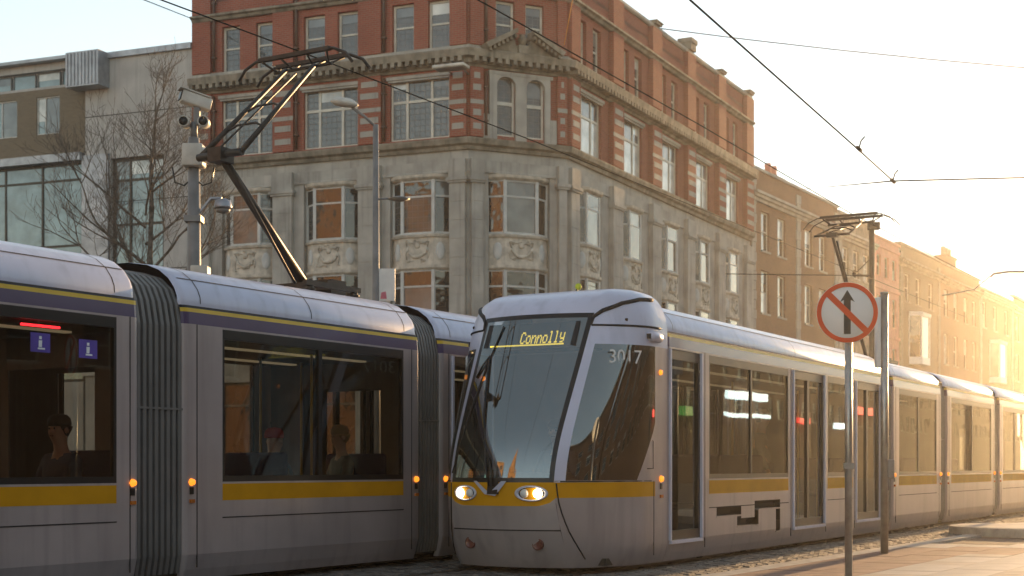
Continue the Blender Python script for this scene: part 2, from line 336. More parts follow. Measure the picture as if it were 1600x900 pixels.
def car_section(root, t0, t1, openings, seams=(), slots=(), seats=(), poles=(), lights=True, stripe_ext=()):
    """openings: (kind, ta, tb); the same on both sides"""
    bods = MB(); zsl = sorted({*ZS, *[z for s in slots for z in s[2:]]})
    ex = [x for o in openings for x in o[1:3]] + [x for s in slots for x in s[:2]]
    def skip(t, z):
        for k, a, b in openings:
            if a < t < b:
                if k == 'door' and 0.45 < z < 2.72: return True
                if k == 'window' and 0.98 < z < 2.72 and not (1.15 < z < 1.17): return True
        for a, b, c, d in slots:
            if a < t < b and c < z < d: return True
        return False
    for sg in (1, -1): side_grid(bods, t0, t1, zsl, skip, sg, 0, ex)
    # floor, ends and lining
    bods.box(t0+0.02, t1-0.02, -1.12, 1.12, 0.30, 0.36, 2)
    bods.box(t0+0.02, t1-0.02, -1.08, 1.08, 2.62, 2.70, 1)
    for te in (t0+0.01, t1-0.03):
        for sg in (1, -1): bods.box(te, te+0.02, sg*0.62, sg*1.13, 0.3, 2.9, 3)
        bods.box(te, te+0.02, -0.62, 0.62, 2.3, 3.2, 3)
    if slots:
        a = min(s[0] for s in slots) - 0.05; b = max(s[1] for s in slots) + 0.05
        for sg in (1, -1): bods.box(a, b, sg*1.09, sg*1.10, 0.32, 0.95, 4)
        for sg in (1, -1):
            for s in slots: bods.box(s[0], s[1], sg*1.10, sg*1.203, s[2]-0.02, s[2], 0)
    for sm in seams:
        for sg in (1, -1): bods.box(sm-0.006, sm+0.006, sg*1.195, sg*1.2025, 0.32, 2.74, 4)
    for k, a, b in openings:
        if k == 'window':
            for sg in (1, -1): bods.box(a, b, sg*1.195, sg*1.2035, 0.80, 0.812, 4)
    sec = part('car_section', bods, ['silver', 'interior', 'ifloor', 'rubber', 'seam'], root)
    # roof
    rz = [2.93,2.955,3.02,3.06,3.10,3.15,3.20,3.25,3.29,3.32,3.35,3.37,3.39,3.40]
    rb = MB()
    for sg in (1, -1): side_grid(rb, t0, t1, rz, lambda t, z: False, sg, 0)
    rb.s = [True]*len(rb.s)
    tm = (t0+t1)/2
    for tt in ([t0+0.28, t1-0.28] + ([tm] if t1-t0 > 3.5 else [])):
        for sg in (1, -1):
            for za, zb in zip(rz[1:-1], rz[2:]):
                rb.add([(tt-0.006, -sg*(prof(za)+0.002), za+0.002),(tt+0.006, -sg*(prof(za)+0.002), za+0.002),(tt+0.006, -sg*(prof(zb)+0.002), zb+0.002),(tt-0.006, -sg*(prof(zb)+0.002), zb+0.002)], [(0,1,2,3)], 1)
    for sg in (1, -1): rb.add([(t0+0.07,-sg*(prof(3.2)+0.003),3.202),(t1-0.07,-sg*(prof(3.2)+0.003),3.202),(t1-0.07,-sg*(prof(3.21)+0.003),3.212),(t0+0.07,-sg*(prof(3.21)+0.003),3.212)], [(0,1,2,3)], 1)
    part('roof_panel', rb, ['lilac', 'seam'], sec)
    for nm, za, zb, mt in (('purple_band', 2.74, 2.86, 'purple'), ('yellow_line', 2.86, 2.90, 'yline'), ('gutter', 2.90, 2.93, 'seam')):
        b_ = MB()
        for sg in (1, -1): side_grid(b_, t0, t1, [za, zb], lambda t, z: False, sg, 0)
        part(nm, b_, mt, sec)
    for k, a, b in openings:
        for sg in (1, -1):
            if k == 'window':
                st = MB(); st.box(a+0.002, b-0.002, -sg*1.185, -sg*1.2015, 0.98, 1.15)
                part('yellow_stripe', st, 'yellow', sec)
                wn = MB()
                n = 2 if b - a > 2.2 else 1
                for q in range(n):
                    u0 = a + (b-a)*q/n; u1 = a + (b-a)*(q+1)/n
                    for bx in ((u0,u0+0.03,1.17,2.72),(u1-0.03,u1,1.17,2.72),(u0+0.03,u1-0.03,1.17,1.23),(u0+0.03,u1-0.03,2.62,2.72)):
                        wn.box(bx[0], bx[1], -sg*1.15, -sg*1.2, bx[2], bx[3])
                win = part('window', wn, 'black', sec)
                for q in range(n):
                    u0 = a + (b-a)*q/n; u1 = a + (b-a)*(q+1)/n
                    g = MB(); y = -sg*1.185; g.add([(u0+0.03,y,1.23),(u1-0.03,y,1.23),(u1-0.03,y,2.62),(u0+0.03,y,2.62)], [(0,1,2,3)])
                    put('pane', g.mesh('pane', 'glass', fix=False), sec)
            else:
                dn = MB(); n = 2 if b - a > 1.1 else 1
                for q in range(n):
                    u0 = a + (b-a)*q/n; u1 = a + (b-a)*(q+1)/n
                    for bx in ((u0,u0+0.045,0.45,2.72),(u1-0.045,u1,0.45,2.72),(u0+0.045,u1-0.045,0.45,0.56),(u0+0.045,u1-0.045,2.60,2.72)):
                        dn.box(bx[0], bx[1], -sg*1.13, -sg*1.185, bx[2], bx[3])
                dn.box(a-0.02, b+0.02, -sg*1.19, -sg*1.225, 0.405, 0.445, 1)
                for e in (a-0.04, b+0.0): dn.box(e, e+0.04, -sg*1.19, -sg*1.222, 0.45, 2.72, 1)
                dr = part('door', dn, ['black', 'lilac'], sec)
                for q in range(n):
                    u0 = a + (b-a)*q/n; u1 = a + (b-a)*(q+1)/n
                    g = MB(); y = -sg*1.16; g.add([(u0+0.045,y,0.56),(u1-0.045,y,0.56),(u1-0.045,y,2.60),(u0+0.045,y,2.60)], [(0,1,2,3)])
                    put('pane', g.mesh('pane', 'glass', fix=False), sec)
    if lights:
        for te in (t0+0.10, t1-0.10):
            for sg in (1, -1):
                l = MB(); l.lathe([(0.0,-0.035),(0.03,-0.03),(0.038,0.0)], (te, -sg*1.2, 1.17), 'Y', 12, 0); l.box(te-0.025, te+0.025, -sg*1.19, -sg*1.21, 1.05, 1.12, 1); l.box(te-0.03, te+0.03, -sg*1.19, -sg*1.222, 0.965, 1.0, 2)
                part('indicator_light', l, ['amber', 'black', 'amberoff'], sec)
    global SEAT
    SEAT = SEAT or seat_mesh()
    for y in (-0.55, 0.55):
        c_ = MB(); c_.box(t0+0.3, t1-0.3, y-0.05, y+0.05, 2.60, 2.618); part('interior_fill_strip', c_, 'ceil', sec)  # added glow strips to brighten the tram interior, no lamps are visible there
    for (t, y, rz_) in seats: put('seat', SEAT, sec, (t, y, 0.36), rz_)
    for (t, y) in poles:
        p = MB(); p.tube([(t, y, 0.36), (t, y, 2.62)], 0.017, 8); part('grab_pole', p, 'pole', sec)
    return sec
def bellows(root, t0, t1):
    b = MB(); n = 8; rings = []
    P2 = [(0.27,1.13),(0.45,1.165),(2.7,1.165),(2.93,1.12),(3.08,1.05),(3.20,0.90),(3.27,0.66),(3.30,0.4),(3.31,0.0)]
    ts = []; sc_ = []
    for i in range(n):
        a = t0 + (t1-t0)*i/n; w_ = (t1-t0)/n
        ts += [a, a+w_*0.22, a+w_*0.74, a+w_]; sc_ += [0.93, 1.0, 1.0, 0.93]
    loop = [(-y, z) for z, y in P2] + [(y, z) for z, y in P2[::-1][1:]]
    vs = [(t, y*s if abs(y) > 0.6 else y, z if z < 2.5 else z-(1-s)*1.2) for t, s in zip(ts, sc_) for (y, z) in loop]
    k = len(loop); fs = [(i*k+j, (i+1)*k+j, (i+1)*k+j+1, i*k+j+1) for i in range(len(ts)-1) for j in range(k-1)]
    b.add(vs, fs, 0)
    b.box(t0-0.02, t1+0.02, -1.05, 1.05, 0.24, 0.36)
    for sg in (1, -1): b.box(t0, t1, sg*1.15, sg*1.17, 1.88, 1.90)
    return part('gangway_bellows', b, 'rubber', root)

# cab nose surface -------------------------------------------------
NZ_C = [(0.20,-1.46,0.70),(0.33,-1.56,0.71),(0.60,-1.68,0.69),(0.90,-1.75,0.665),(1.16,-1.77,0.65),(1.35,-1.73,0.65),(1.55,-1.665,0.655),(1.75,-1.575,0.66),(2.0,-1.45,0.67),(2.5,-1.19,0.69),(3.07,-0.90,0.71),(3.17,-0.84,0.74),(3.27,-0.75,0.76),(3.35,-0.60,0.75),(3.40,-0.40,0.69),(3.43,-0.15,0.52),(3.44,0.0,0.02)]
NZ_S = [(0.20,1.12),(0.30,1.165),(0.45,1.2),(2.74,1.2),(2.93,1.195),(3.07,1.175),(3.19,1.13),(3.29,1.06),(3.36,0.96),(3.405,0.82),(3.43,0.58),(3.44,0.03)]
def lerp(tab, z, i):
    for a, b in zip(tab, tab[1:]):
        if a[0] <= z <= b[0]: q = (z-a[0])/(b[0]-a[0]); return a[i] + (b[i]-a[i])*q
    return tab[0][i] if z < tab[0][0] else tab[-1][i]
def nose_side(a, z):
    tc, yc, ys = lerp(NZ_C, z, 1), lerp(NZ_C, z, 2), lerp(NZ_S, z, 1)
    ts = min(-0.28, tc*0.3) if z < 3.1 else tc*0.3
    if a < 0.15: return (0.06 + (ts-0.06)*a/0.15, -ys)
    q = (a-0.15)/0.85
    k0 = (ts, ys); k1 = (ts + (tc-ts)*0.55, ys*0.985); k2 = (tc, yc)
    t = (1-q)**2*k0[0] + 2*q*(1-q)*k1[0] + q*q*k2[0]; y = (1-q)**2*k0[1] + 2*q*(1-q)*k1[1] + q*q*k2[1]
    return (t, -y)
def nose_front(b, z):
    tc, yc = lerp(NZ_C, z, 1), lerp(NZ_C, z, 2)
    bul = 0.17 if z < 3.07 else 0.17*max(0, (3.44-z)/0.37)
    y = -yc*(1-b); return (tc - bul*(1-(y/yc)**2) if yc > 0.03 else tc, y)
def a_of_t(z, t):
    lo, hi = 0.0, 1.0
    for _ in range(40):
        m = (lo+hi)/2
        if nose_side(m, z)[0] > t: lo = m
        else: hi = m
    return lo
def patch(mb, fn, zs, lo, hi, n, sgn, mi=0, off=0.0, smooth=True):
    vs = []
    for z in zs:
        for i in range(n+1):
            t, y = fn(lo(z) + (hi(z)-lo(z))*i/n, z)
            if off:
                t -= off*0.5; y += off*(1 if y > 0 else -1)
            vs.append((t, y*sgn, z))
    k = n+1; fs = [(i*k+j, i*k+j+1, (i+1)*k+j+1, (i+1)*k+j) for i in range(len(zs)-1) for j in range(n)]
    mb.add(vs, fs if sgn > 0 else [f[::-1] for f in fs], mi, smooth)
def zr(a, b, n): return [a + (b-a)*i/n for i in range(n+1)]
C0 = lambda z: 0.0
C1 = lambda z: 1.0
AP = 0.925
def rear_a(z):
    t = -0.30 if z > 1.8 else -0.30 - (1.8-z)/0.63*0.46
    return a_of_t(z, t)
FONT57 = {'C': '01110 10001 10000 10000 10000 10001 01110', 'o': '00000 00000 01110 10001 10001 10001 01110', 'n': '00000 00000 10110 11001 10001 10001 10001',
          'l': '01100 00100 00100 00100 00100 00100 01110', 'y': '00000 10001 10001 10001 01111 00001 01110'}
def text_mesh(body, size, name, mt, ext=0.002):
    c = bpy.data.curves.new(name, 'FONT'); c.body = body; c.size = size; c.extrude = ext; c.align_x = 'CENTER'; c.align_y = 'CENTER'
    o = bpy.data.objects.new('tmp', c); COL.objects.link(o)
    me = bpy.data.meshes.new_from_object(o.evaluated_get(bpy.context.evaluated_depsgraph_get()))
    bpy.data.objects.remove(o); me.name = name; me.materials.clear(); me.materials.append(M[mt]); return me
def cab_nose(root, loc=(0,0,0), rz=0.0, number='3017', dest='Connolly', lit=True):
    nb = MB(); lb = MB()
    yl = lambda b: 0.975 - 0.085*min(1, b/0.28)**0.5
    for sg in (1, -1):
        patch(nb, nose_side, [0.20,0.30,0.45,0.7,0.98], C0, C1, 14, sg)
        patch(nb, nose_side, [0.98,1.15], C0, lambda z: a_of_t(z, -0.30), 4, sg)
        patch(nb, nose_side, [1.15,1.17], C0, C1, 14, sg)
        patch(nb, nose_side, zr(1.17,2.71,14), C0, rear_a, 4, sg)
        patch(nb, nose_front, [0.20,0.30,0.45,0.615], C0, C1, 10, sg)
        patch(nb, nose_front, [0.63,0.75,0.86], C0, C1, 10, sg)
        patch(nb, nose_front, [0.615,0.63], C0, C1, 10, sg, 1, off=-0.012)
        # skirt between lower panel and the yellow band, following its rounded lower edge
        vs = []; n = 12
        for r_ in range(3):
            for i in range(n+1):
                b = i/n; z = 0.86 + (yl(b)-0.86)*r_/2; t, y = nose_front(b, z); vs.append((t, y*sg, z))
        k = n+1; nb.add(vs, [(i*k+j, i*k+j+1, (i+1)*k+j+1, (i+1)*k+j) for i in range(2) for j in range(n)], 0, True)
        # curved seam between front skirt and side panel
        pts = []
        for i in range(9):
            z = 1.14 - i*0.105; a = 0.985 - 0.12*(i/8)**2.2; t, y = nose_side(a, z); pts.append((t-0.001, (y-0.001)*sg, z))
        nb.tube(pts, 0.008, 6, 1)
        for ts_ in (-0.34,): nb.tube([(ts_, -sg*1.2, z) for z in (0.3, 0.6, 1.0, 1.16)], 0.005, 5, 1)
        nb.tube([(nose_side(a, 1.16)[0], (nose_side(a, 1.16)[1]-0.002)*sg, 1.16) for a in (0.12,0.3,0.5,0.7,0.86,0.96)], 0.007, 5, 1)
        # small square flap outline behind the side window
        fl = [(-0.52,1.30),(-0.36,1.30),(-0.36,1.62),(-0.385,1.62)]
        nb.tube([(t, -sg*(abs(nose_side(a_of_t(z, t), z)[1])+0.001), z) for t, z in fl], 0.005, 5, 1)
        # pillars and roof cap
        patch(lb, nose_side, zr(1.15,2.71,14), lambda z: AP, C1, 2, sg)
        patch(lb, nose_side, [2.71,2.80,2.93,3.0,3.07,3.12,3.17,3.22,3.27,3.31,3.35,3.38,3.40,3.42,3.43,3.44], C0, C1, 16, sg)
        patch(lb, nose_front, [3.075,3.12,3.17,3.22,3.27,3.31,3.35,3.38,3.40,3.42,3.43,3.44], C0, C1, 10, sg)
        # fairing hatch on the shoulder, outlined by a dark groove
        hz = [(-0.98,2.93),(-0.95,3.0),(-0.84,3.10),(-0.66,3.19),(-0.42,3.25),(-0.12,3.27)]
        def sh(t, z): a = a_of_t(z, t); u, y = nose_side(a, z); return Vector((u, y*sg, z))
        dense = [tuple(Vector(p).lerp(Vector(q), k/5)) for p, q in zip(hz, hz[1:]) for k in range(5)] + [hz[-1]]
        nb.tube([sh(t, z) + Vector((0, -0.004*sg, 0.002)) for t, z in dense], [0.010+0.016*min(1, i/10) for i in range(len(dense))], 6, 1)
        nb.tube([sh(t, z) + Vector((0, -0.004*sg, 0)) for t, z in [(-0.98+0.084*i, 2.93) for i in range(11)]], 0.013, 6, 1)
        nb.lathe([(0.0,-0.012),(0.017,-0.012),(0.017,0.012),(0.0,0.012)], tuple(sh(-0.68, 3.0)), 'Y', 10, 1)
    nb.box(-0.05, 0.04, -1.1, 1.1, 0.36, 2.7, 2)       # bulkhead behind the driver
    nb.box(-1.3, 0.05, -0.85, 0.85, 0.30, 0.36, 2)
    nose = part('cab_nose', nb, ['silver', 'seam', 'interior'], root, loc, rz)
    cp = part('roof_cap', lb, 'lilac', nose)
    for sg in (1, -1):
        y_ = MB(); patch(y_, nose_side, [0.98,1.15], lambda z: a_of_t(z, -0.30), C1, 12, sg); part('yellow_stripe', y_, 'yellow', nose)
        g = MB(); patch(g, nose_side, zr(1.17,2.71,14), rear_a, lambda z: AP, 12, sg); put('side_window', g.mesh('side_window', 'wglass'), nose)
    fb = MB()
    for sg in (1, -1):
        vs = []; n = 12
        for r_ in range(4):
            for i in range(n+1):
                b = i/n; z = yl(b) + (1.15-yl(b))*r_/3; t, y = nose_front(b, z); vs.append((t, y*sg, z))
        k = n+1; fb.add(vs, [(i*k+j, i*k+j+1, (i+1)*k+j+1, (i+1)*k+j) for i in range(3) for j in range(n)], 0, True)
    part('front_stripe', fb, 'yellow', nose)
    ws = MB(); fr = MB()
    for sg in (1, -1):
        patch(ws, nose_front, zr(1.20,3.02,16), lambda z: 0.075, C1, 10, sg)
        patch(fr, nose_front, zr(1.15,3.075,16), C0, lambda z: 0.075, 1, sg)
        patch(fr, nose_front, [3.02,3.05,3.075], lambda z: 0.075, C1, 10, sg)
        patch(fr, nose_front, [1.15,1.20], lambda z: 0.075, C1, 10, sg)
    put('windscreen', ws.mesh('windscreen', 'wglass'), nose)
    part('windscreen_frame', fr, 'black', nose)
    # dashboard and destination box behind the glass
    db = MB(); db.prism([(-1.70,0.95),(-1.72,1.16),(-1.28,1.26),(-1.0,1.1),(-1.0,0.9)], -0.60, 0.60); db.box(-0.80,-0.50,-0.62,0.62,2.68,2.70)
    part('dashboard', db, 'black', nose)
    rc = MB()
    for i in range(6):
        y = 0.02 + i*0.085; rc.box(-1.66,-1.655,y,y+0.06+0.01*(i%2),1.225,1.275)
    rc.box(-1.655,-1.645,-0.02,0.55,1.17,1.29,1); part('dashboard_display', rc, ['redlens', 'black'], nose)
    dd = MB(); a0, a1 = nose_front(1, 2.70)[0]+0.10, nose_front(1, 2.98)[0]+0.10
    dd.add([(a0,-0.60,2.70),(a0,0.60,2.70),(a1,0.60,2.98),(a1,-0.60,2.98)], [(0,1,2,3)], 0)
    dd.add([(a0-0.012,-0.46,2.705),(a0-0.012,0.5,2.705),(a0-0.02,0.5,2.722),(a0-0.02,-0.46,2.722)], [(0,1,2,3)], 1)
    disp = part('destination_display', dd, ['black', 'led'], nose, fix=False)
    lt = MB(); px = 0.0195; total = sum(6 for _ in dest)
    sl = (a1-a0)/0.28
    for ci, ch in enumerate(dest):
        rows = FONT57[ch].split()
        for r_, row in enumerate(rows):
            for c_, v in enumerate(row):
                if v == '1':
                    yy = (total/2 - ci*6 - c_)*px*0.62 - 0.17; zz = 2.74 + (6-r_)*px*1.05; t = a0 + (zz-2.70)*sl - 0.012; q = px*0.36
                    lt.add([(t,yy-q,zz-q*1.4),(t,yy+q,zz-q*1.4),(t+sl*q*2.8,yy+q,zz+q*1.4),(t+sl*q*2.8,yy-q,zz+q*1.4)], [(0,1,2,3)])
    if dest: part('destination_text', lt, 'led', nose, fix=False)
    # headlights
    for sg in (1, -1):
        yc = -sg*0.42; t = nose_front(1-abs(yc)/0.66, 1.03)[0]
        h_ = MB()
        ov = [(0.155*math.cos(2*math.pi*i/24), 0.078*math.sin(2*math.pi*i/24)) for i in range(24)]
        vs = []
        for kx, off in ((1.12,0.0),(1.12,-0.02),(0.95,-0.022),(0.9,0.0)):
            for (a, b) in ov:
                yy = yc + a*kx; bb = max(0, min(1, 1-abs(yy)/0.66)); tt = nose_front(bb, 1.03 + b*kx)[0]; vs.append((tt+off, yy, 1.03+b*kx))
        fs = [(r_*24+i, r_*24+(i+1)%24, (r_+1)*24+(i+1)%24, (r_+1)*24+i) for r_ in range(3) for i in range(24)]
        h_.add(vs, fs, 1, True); h_.add(vs[72:], [tuple(range(24))], 0)
        hl = part('headlight', h_, ['black', 'lilac'], nose)
        l = MB(); yy = yc - sg*0.07; tt = nose_front(1-abs(yy)/0.66, 1.03)[0]
        l.lathe([(0.0,-0.055),(0.03,-0.048),(0.048,-0.025),(0.054,0.0)], (tt, yy, 1.03), 'X', 16, 0)
        l.lathe([(0.0,-0.03),(0.04,-0.024),(0.05,0.0)], (nose_front(1-abs(yc+sg*0.075)/0.66, 1.03)[0], yc+sg*0.075, 1.03), 'X', 16, 1)
        put('lens', l.mesh('lens', ['lamp' if lit else 'signw', 'signw']), nose)
        fg = MB(); tt = nose_front(1-0.43/0.69, 0.47)[0]
        fg.lathe([(0.0,-0.012),(0.052,-0.012),(0.058,-0.02),(0.068,-0.016),(0.068,0.02)], (tt, -sg*0.43, 0.47), 'X', 16, 0)
        part('fog_reflector', fg, 'redlens', nose)
        # side repeaters
        l = MB(); l.lathe([(0.0,-0.035),(0.03,-0.03),(0.04,0.0)], (-0.14, -sg*1.2, 1.18), 'Y', 12, 0); l.box(-0.165,-0.115,-sg*1.19,-sg*1.21,1.06,1.13,1); l.box(-0.17,-0.11,-sg*1.19,-sg*1.222,0.96,0.995,2)
        part('indicator_light', l, ['amber', 'black', 'amberoff'], nose)
        l = MB(); l.lathe([(0.0,-0.03),(0.025,-0.026),(0.034,0.0)], (-0.16, -sg*1.2, 2.42), 'Y', 12, 0)
        part('indicator_light', l, 'amber', nose)
        # mirror camera pod
        p = MB(); p.bbox(-0.46,-0.16,-sg*1.19-0.07,-sg*1.19+0.06,2.76,2.88,0.045,0); p.box(-0.47,-0.455,-sg*1.19-0.03,-sg*1.19+0.03,2.79,2.85,1)
        part('camera_pod', p, ['lilac', 'black'], nose)
        if not number: continue
        nm = text_mesh(number, 0.22, 'fleet_number', 'stickw')
        a = a_of_t(2.56, -0.80); t0_, y0_ = nose_side(a-0.03, 2.58); t1_, y1_ = nose_side(a+0.03, 2.58)
        o = put('fleet_number', nm, nose)
        tt, yy = nose_side(a, 2.58)
        if sg > 0:
            ux = Vector((t0_-t1_, y0_-y1_, 0)).normalized(); nrm = Vector((ux.y, -ux.x, 0)); 
        else:
            ux = Vector((t1_-t0_, -(y1_-y0_), 0)).normalized(); nrm = Vector((ux.y, -ux.x, 0))
        o.matrix_basis = Matrix.Translation(Vector((tt, yy*sg, 2.56)) + nrm*0.006) @ Matrix((ux.to_4d(), Vector((0,0,1,0)), nrm.to_4d(), (0,0,0,1))).transposed().to_3x3().to_4x4()
    wp = MB(); t = nose_front(1, 1.17)[0]
    def fs_(y, z, off=-0.02): return (nose_front(max(0, 1-abs(y)/0.66), z)[0]+off, y, z)
    wp.prism([(t-0.03,1.02),(t+0.03,1.02),(t+0.06,1.17),(t-0.01,1.17)], -0.05, 0.08, 1)
    wp.add([fs_(-0.16,1.165,-0.025), fs_(-0.10,1.165,-0.03), fs_(0.02,1.06,-0.03), fs_(0.02,1.03,-0.03), fs_(0.09,1.06,-0.03), fs_(0.22,1.165,-0.03), fs_(0.27,1.165,-0.025), fs_(0.12,1.02,-0.03), fs_(-0.02,1.0,-0.03)], [(0,1,2,3,8),(3,4,5,6,7,8)], 0)
    wp.tube([fs_(0.06,1.10), fs_(0.12,1.3), fs_(0.30,1.9), fs_(0.42,2.4), fs_(0.46,2.6)], 0.014, 6, 1)
    wp.tube([fs_(0.60,2.35,-0.02), fs_(0.53,2.50,-0.03), fs_(0.46,2.6,-0.02)], 0.012, 6, 1)
    wp.tube([fs_(0.00,1.10), fs_(0.05,1.3), fs_(0.10,1.42)], 0.012, 6, 1)
    wp.tube([fs_(0.64,1.25,-0.02), fs_(0.55,1.9,-0.02), fs_(0.47,2.5,-0.02), fs_(0.36,2.95,-0.02)], 0.009, 6, 1)
    part('wiper', wp, ['lilac', 'black'], nose)
    return nose

def pantograph(root, tb, te, th_, ze, zh, zb=3.40, k=1.0):
    p = MB()
    for sg in (1, -1):
        p.box(tb-0.55, tb+0.5, sg*0.45-0.03, sg*0.45+0.03, zb+0.06, zb+0.12)
        for q in (-0.45, 0.4): p.lathe([(0.05,0),(0.07,0.02),(0.04,0.04),(0.05,0.06)], (tb+q, sg*0.45, zb), 'Z', 10, 0)
    p.box(tb-0.12, tb+0.12, -0.45, 0.45, zb+0.08, zb+0.16); p.box(tb+0.2, tb+0.5, -0.25, 0.25, zb+0.05, zb+0.22)
    pg = part('pantograph', p, 'darkmetal', root)
    a = MB(); a.tube([(tb, 0, zb+0.14), (te, 0, ze)], [0.065*k, 0.05*k], 10); a.tube([(tb-0.30, -0.1, zb+0.12), (te+0.12, -0.05, ze-0.1)], 0.018, 6)
    a.tube([(te, -0.33, ze), (te, 0.33, ze)], 0.045*k, 8); a.box(te-0.1*k, te+0.12*k, -0.1, 0.1, ze-0.09*k, ze+0.07*k)
    put('lower_arm', a.mesh('lower_arm', 'darkmetal'), pg)
    u = MB()
    for sg in (1, -1): u.tube([(te, sg*0.31, ze), (th_-0.05, sg*0.22, zh-0.12)], [0.034*k, 0.026*k], 8)
    for q, r_ in ((0.28, 0.28), (0.5, 0.27)):
        c = te + (th_-te)*q; z = ze + (zh-0.12-ze)*q; u.tube([(c, -r_, z), (c+0.04, -r_*0.5, z+0.07), (c+0.04, r_*0.5, z+0.07), (c, r_, z)], 0.014, 6)
    u.tube([(te, 0.05, ze+0.05), (th_-0.1, 0.03, zh-0.2)], 0.012, 6)
    put('upper_arm', u.mesh('upper_arm', 'darkmetal'), pg)
    h_ = MB()
    for dx in (-0.17, 0.17):
        h_.tube([(th_+dx, -0.88, zh-0.2), (th_+dx, -0.78, zh-0.08), (th_+dx, -0.6, zh), (th_+dx, 0.6, zh), (th_+dx, 0.78, zh-0.08), (th_+dx, 0.88, zh-0.2)], 0.02*k, 8)
        h_.box(th_+dx-0.03, th_+dx+0.03, -0.55, 0.55, zh-0.015, zh+0.03)
    for y in (-0.5, 0.5, -0.2, 0.2): h_.tube([(th_-0.17, y, zh-0.02), (th_, y*0.8, zh-0.12), (th_+0.17, y, zh-0.02)], 0.014, 6)
    h_.tube([(th_, -0.45, zh-0.12), (th_, 0.45, zh-0.12)], 0.022, 8)
    put('collector_head', h_.mesh('collector_head', 'darkmetal'), pg)
def underframe(root, t0, t1, gaps):
    u = MB(); u.box(t0, t1, -1.0, 1.0, 0.22, 0.30)
    for t in gaps:
        u.box(t-0.9, t+0.9, -0.95, -0.85, 0.17, 0.3); u.box(t-0.9, t+0.9, 0.85, 0.95, 0.17, 0.3)
        for d in (-0.8, 0.8): wheelset(u, t+d)
    return part('underframe', u, 'under', root)

# front tram ----------------------------------------------------------
tramF = thing('tram', 'silver tram showing the destination Connolly, headlights lit, numbered 3017', 'tram', tuple(CFT), TAF)
cab_nose(tramF)
slotsF = [(1.36+(p-1.27)*1.1, 1.36+(q-1.27)*1.1, z0, z1) for p, q, z0, z1 in ((1.50,2.30,0.69,0.80),(2.16,2.30,0.54,0.80),(2.30,2.90,0.54,0.64),(2.76,2.90,0.54,0.86),(2.90,3.70,0.75,0.86),(3.54,3.70,0.42,0.86))]
CABOPEN = [('door',0.14,1.08),('window',1.36,4.39),('door',4.62,6.05),('window',6.23,7.58),('door',7.76,9.14)]
fr_ = []
fr_.append(car_section(tramF, 0.05, 9.62, CABOPEN, seams=(1.22,4.50,6.14,7.67), slots=slotsF, lights=False,
            seats=[(1.8,-0.66,0),(1.8,0.66,0),(2.8,-0.66,0),(2.8,0.66,0),(3.8,-0.66,math.pi),(3.8,0.66,math.pi),(6.9,0.66,0)], poles=[(1.25,-0.5),(4.5,-0.6),(5.3,0),(6.1,-0.6),(7.6,-0.6),(8.4,0.0)]))
fb_ = [bellows(tramF, 9.60, 10.02)]
fr_.append(car_section(tramF, 10.0, 13.62, [('window',10.42,13.22)], seams=(10.2,13.42), seats=[(10.9,-0.66,0),(10.9,0.66,0),(12.0,-0.66,0),(12.0,0.66,math.pi)], poles=[(11.5,-0.4)]))
fb_.append(bellows(tramF, 13.60, 14.08))
fr_.append(car_section(tramF, 14.06, 18.76, [('window',14.45,18.35)], seams=(14.26,18.55), seats=[(15.3,-0.66,0),(16.8,0.66,0)], poles=[(16.0,-0.5)]))
fb_.append(bellows(tramF, 18.74, 19.26))
fr_.append(car_section(tramF, 19.24, 22.9, [('window',19.65,22.5)], seams=(19.45,22.7)))
fb_.append(bellows(tramF, 22.88, 23.36))
mir = [(k, 33.0-b, 33.0-a) for k, a, b in CABOPEN][::-1]
fr_.append(car_section(tramF, 23.34, 32.95, mir, seams=(23.5,), lights=False))
cab_nose(tramF, (33.0,0,0), math.pi, lit=False)
for o in fr_:
    for c_ in o.children:
        if c_.name.startswith('roof_panel'): k_ = 0.88 if o is fr_[0] else 0.76; c_.scale.z = k_; c_.location.z = 2.93*(1-k_)
for o in fb_: o.scale.z = 0.983
underframe(tramF, -1.2, 34.0, (2.9, 11.8, 21.0, 30.0))
pantograph(tramF, 12.6, 10.33, 11.53, 5.55, 6.05, zb=3.27, k=0.5)
an = MB(); an.tube([(0.12,0.1,3.39),(0.20,0.05,3.52)], 0.012, 6, 0); an.lathe([(0.0,3.49),(0.03,3.50),(0.042,3.53),(0.03,3.565),(0.0,3.575)], (0.20,0.05,0), 'Z', 12, 1)
part('roof_light_stand_in', an, ['black', 'hivis'], tramF)  # added stalk and ball standing in for a yellow light beyond the roof

# left tram -----------------------------------------------------------
tramL = thing('tram', 'silver tram at the left edge with raised pantograph, passing close to the camera', 'tram', tuple(CL), TA)
cab_nose(tramL, (-18.75,0,0), 0.0, number='', dest='')
opL = [(k, a-18.75, b-18.75) for k, a, b in CABOPEN]
car_section(tramL, -18.7, -9.13, opL, seams=(-17.5,), lights=False)
bellows(tramL, -9.15, -8.66)
secA = car_section(tramL, -8.68, -4.63, [('window',-8.3,-4.93)], seams=(-4.76,-8.5), seats=[(-7.6,-0.66,0),(-7.6,0.66,0),(-6.4,-0.66,math.pi),(-6.0,0.66,0),(-4.98,-0.60,0)], poles=[(-5.95,-0.75),(-5.3,0.2),(-7.0,0.3)])
bellows(tramL, -4.65, -4.02)
secB = car_section(tramL, -4.04, 0.03, [('window',-3.49,-0.33)], seams=(-3.86,-0.16), seats=[(-3.0,0.66,0),(-2.1,-0.60,math.pi),(-2.0,0.66,0),(-0.68,-0.60,0),(-1.2,0.66,math.pi)], poles=[(-1.45,-0.7),(-1.3,0.2),(-0.42,0.3),(-3.3,0.4)])
bellows(tramL, 0.0, 0.49)
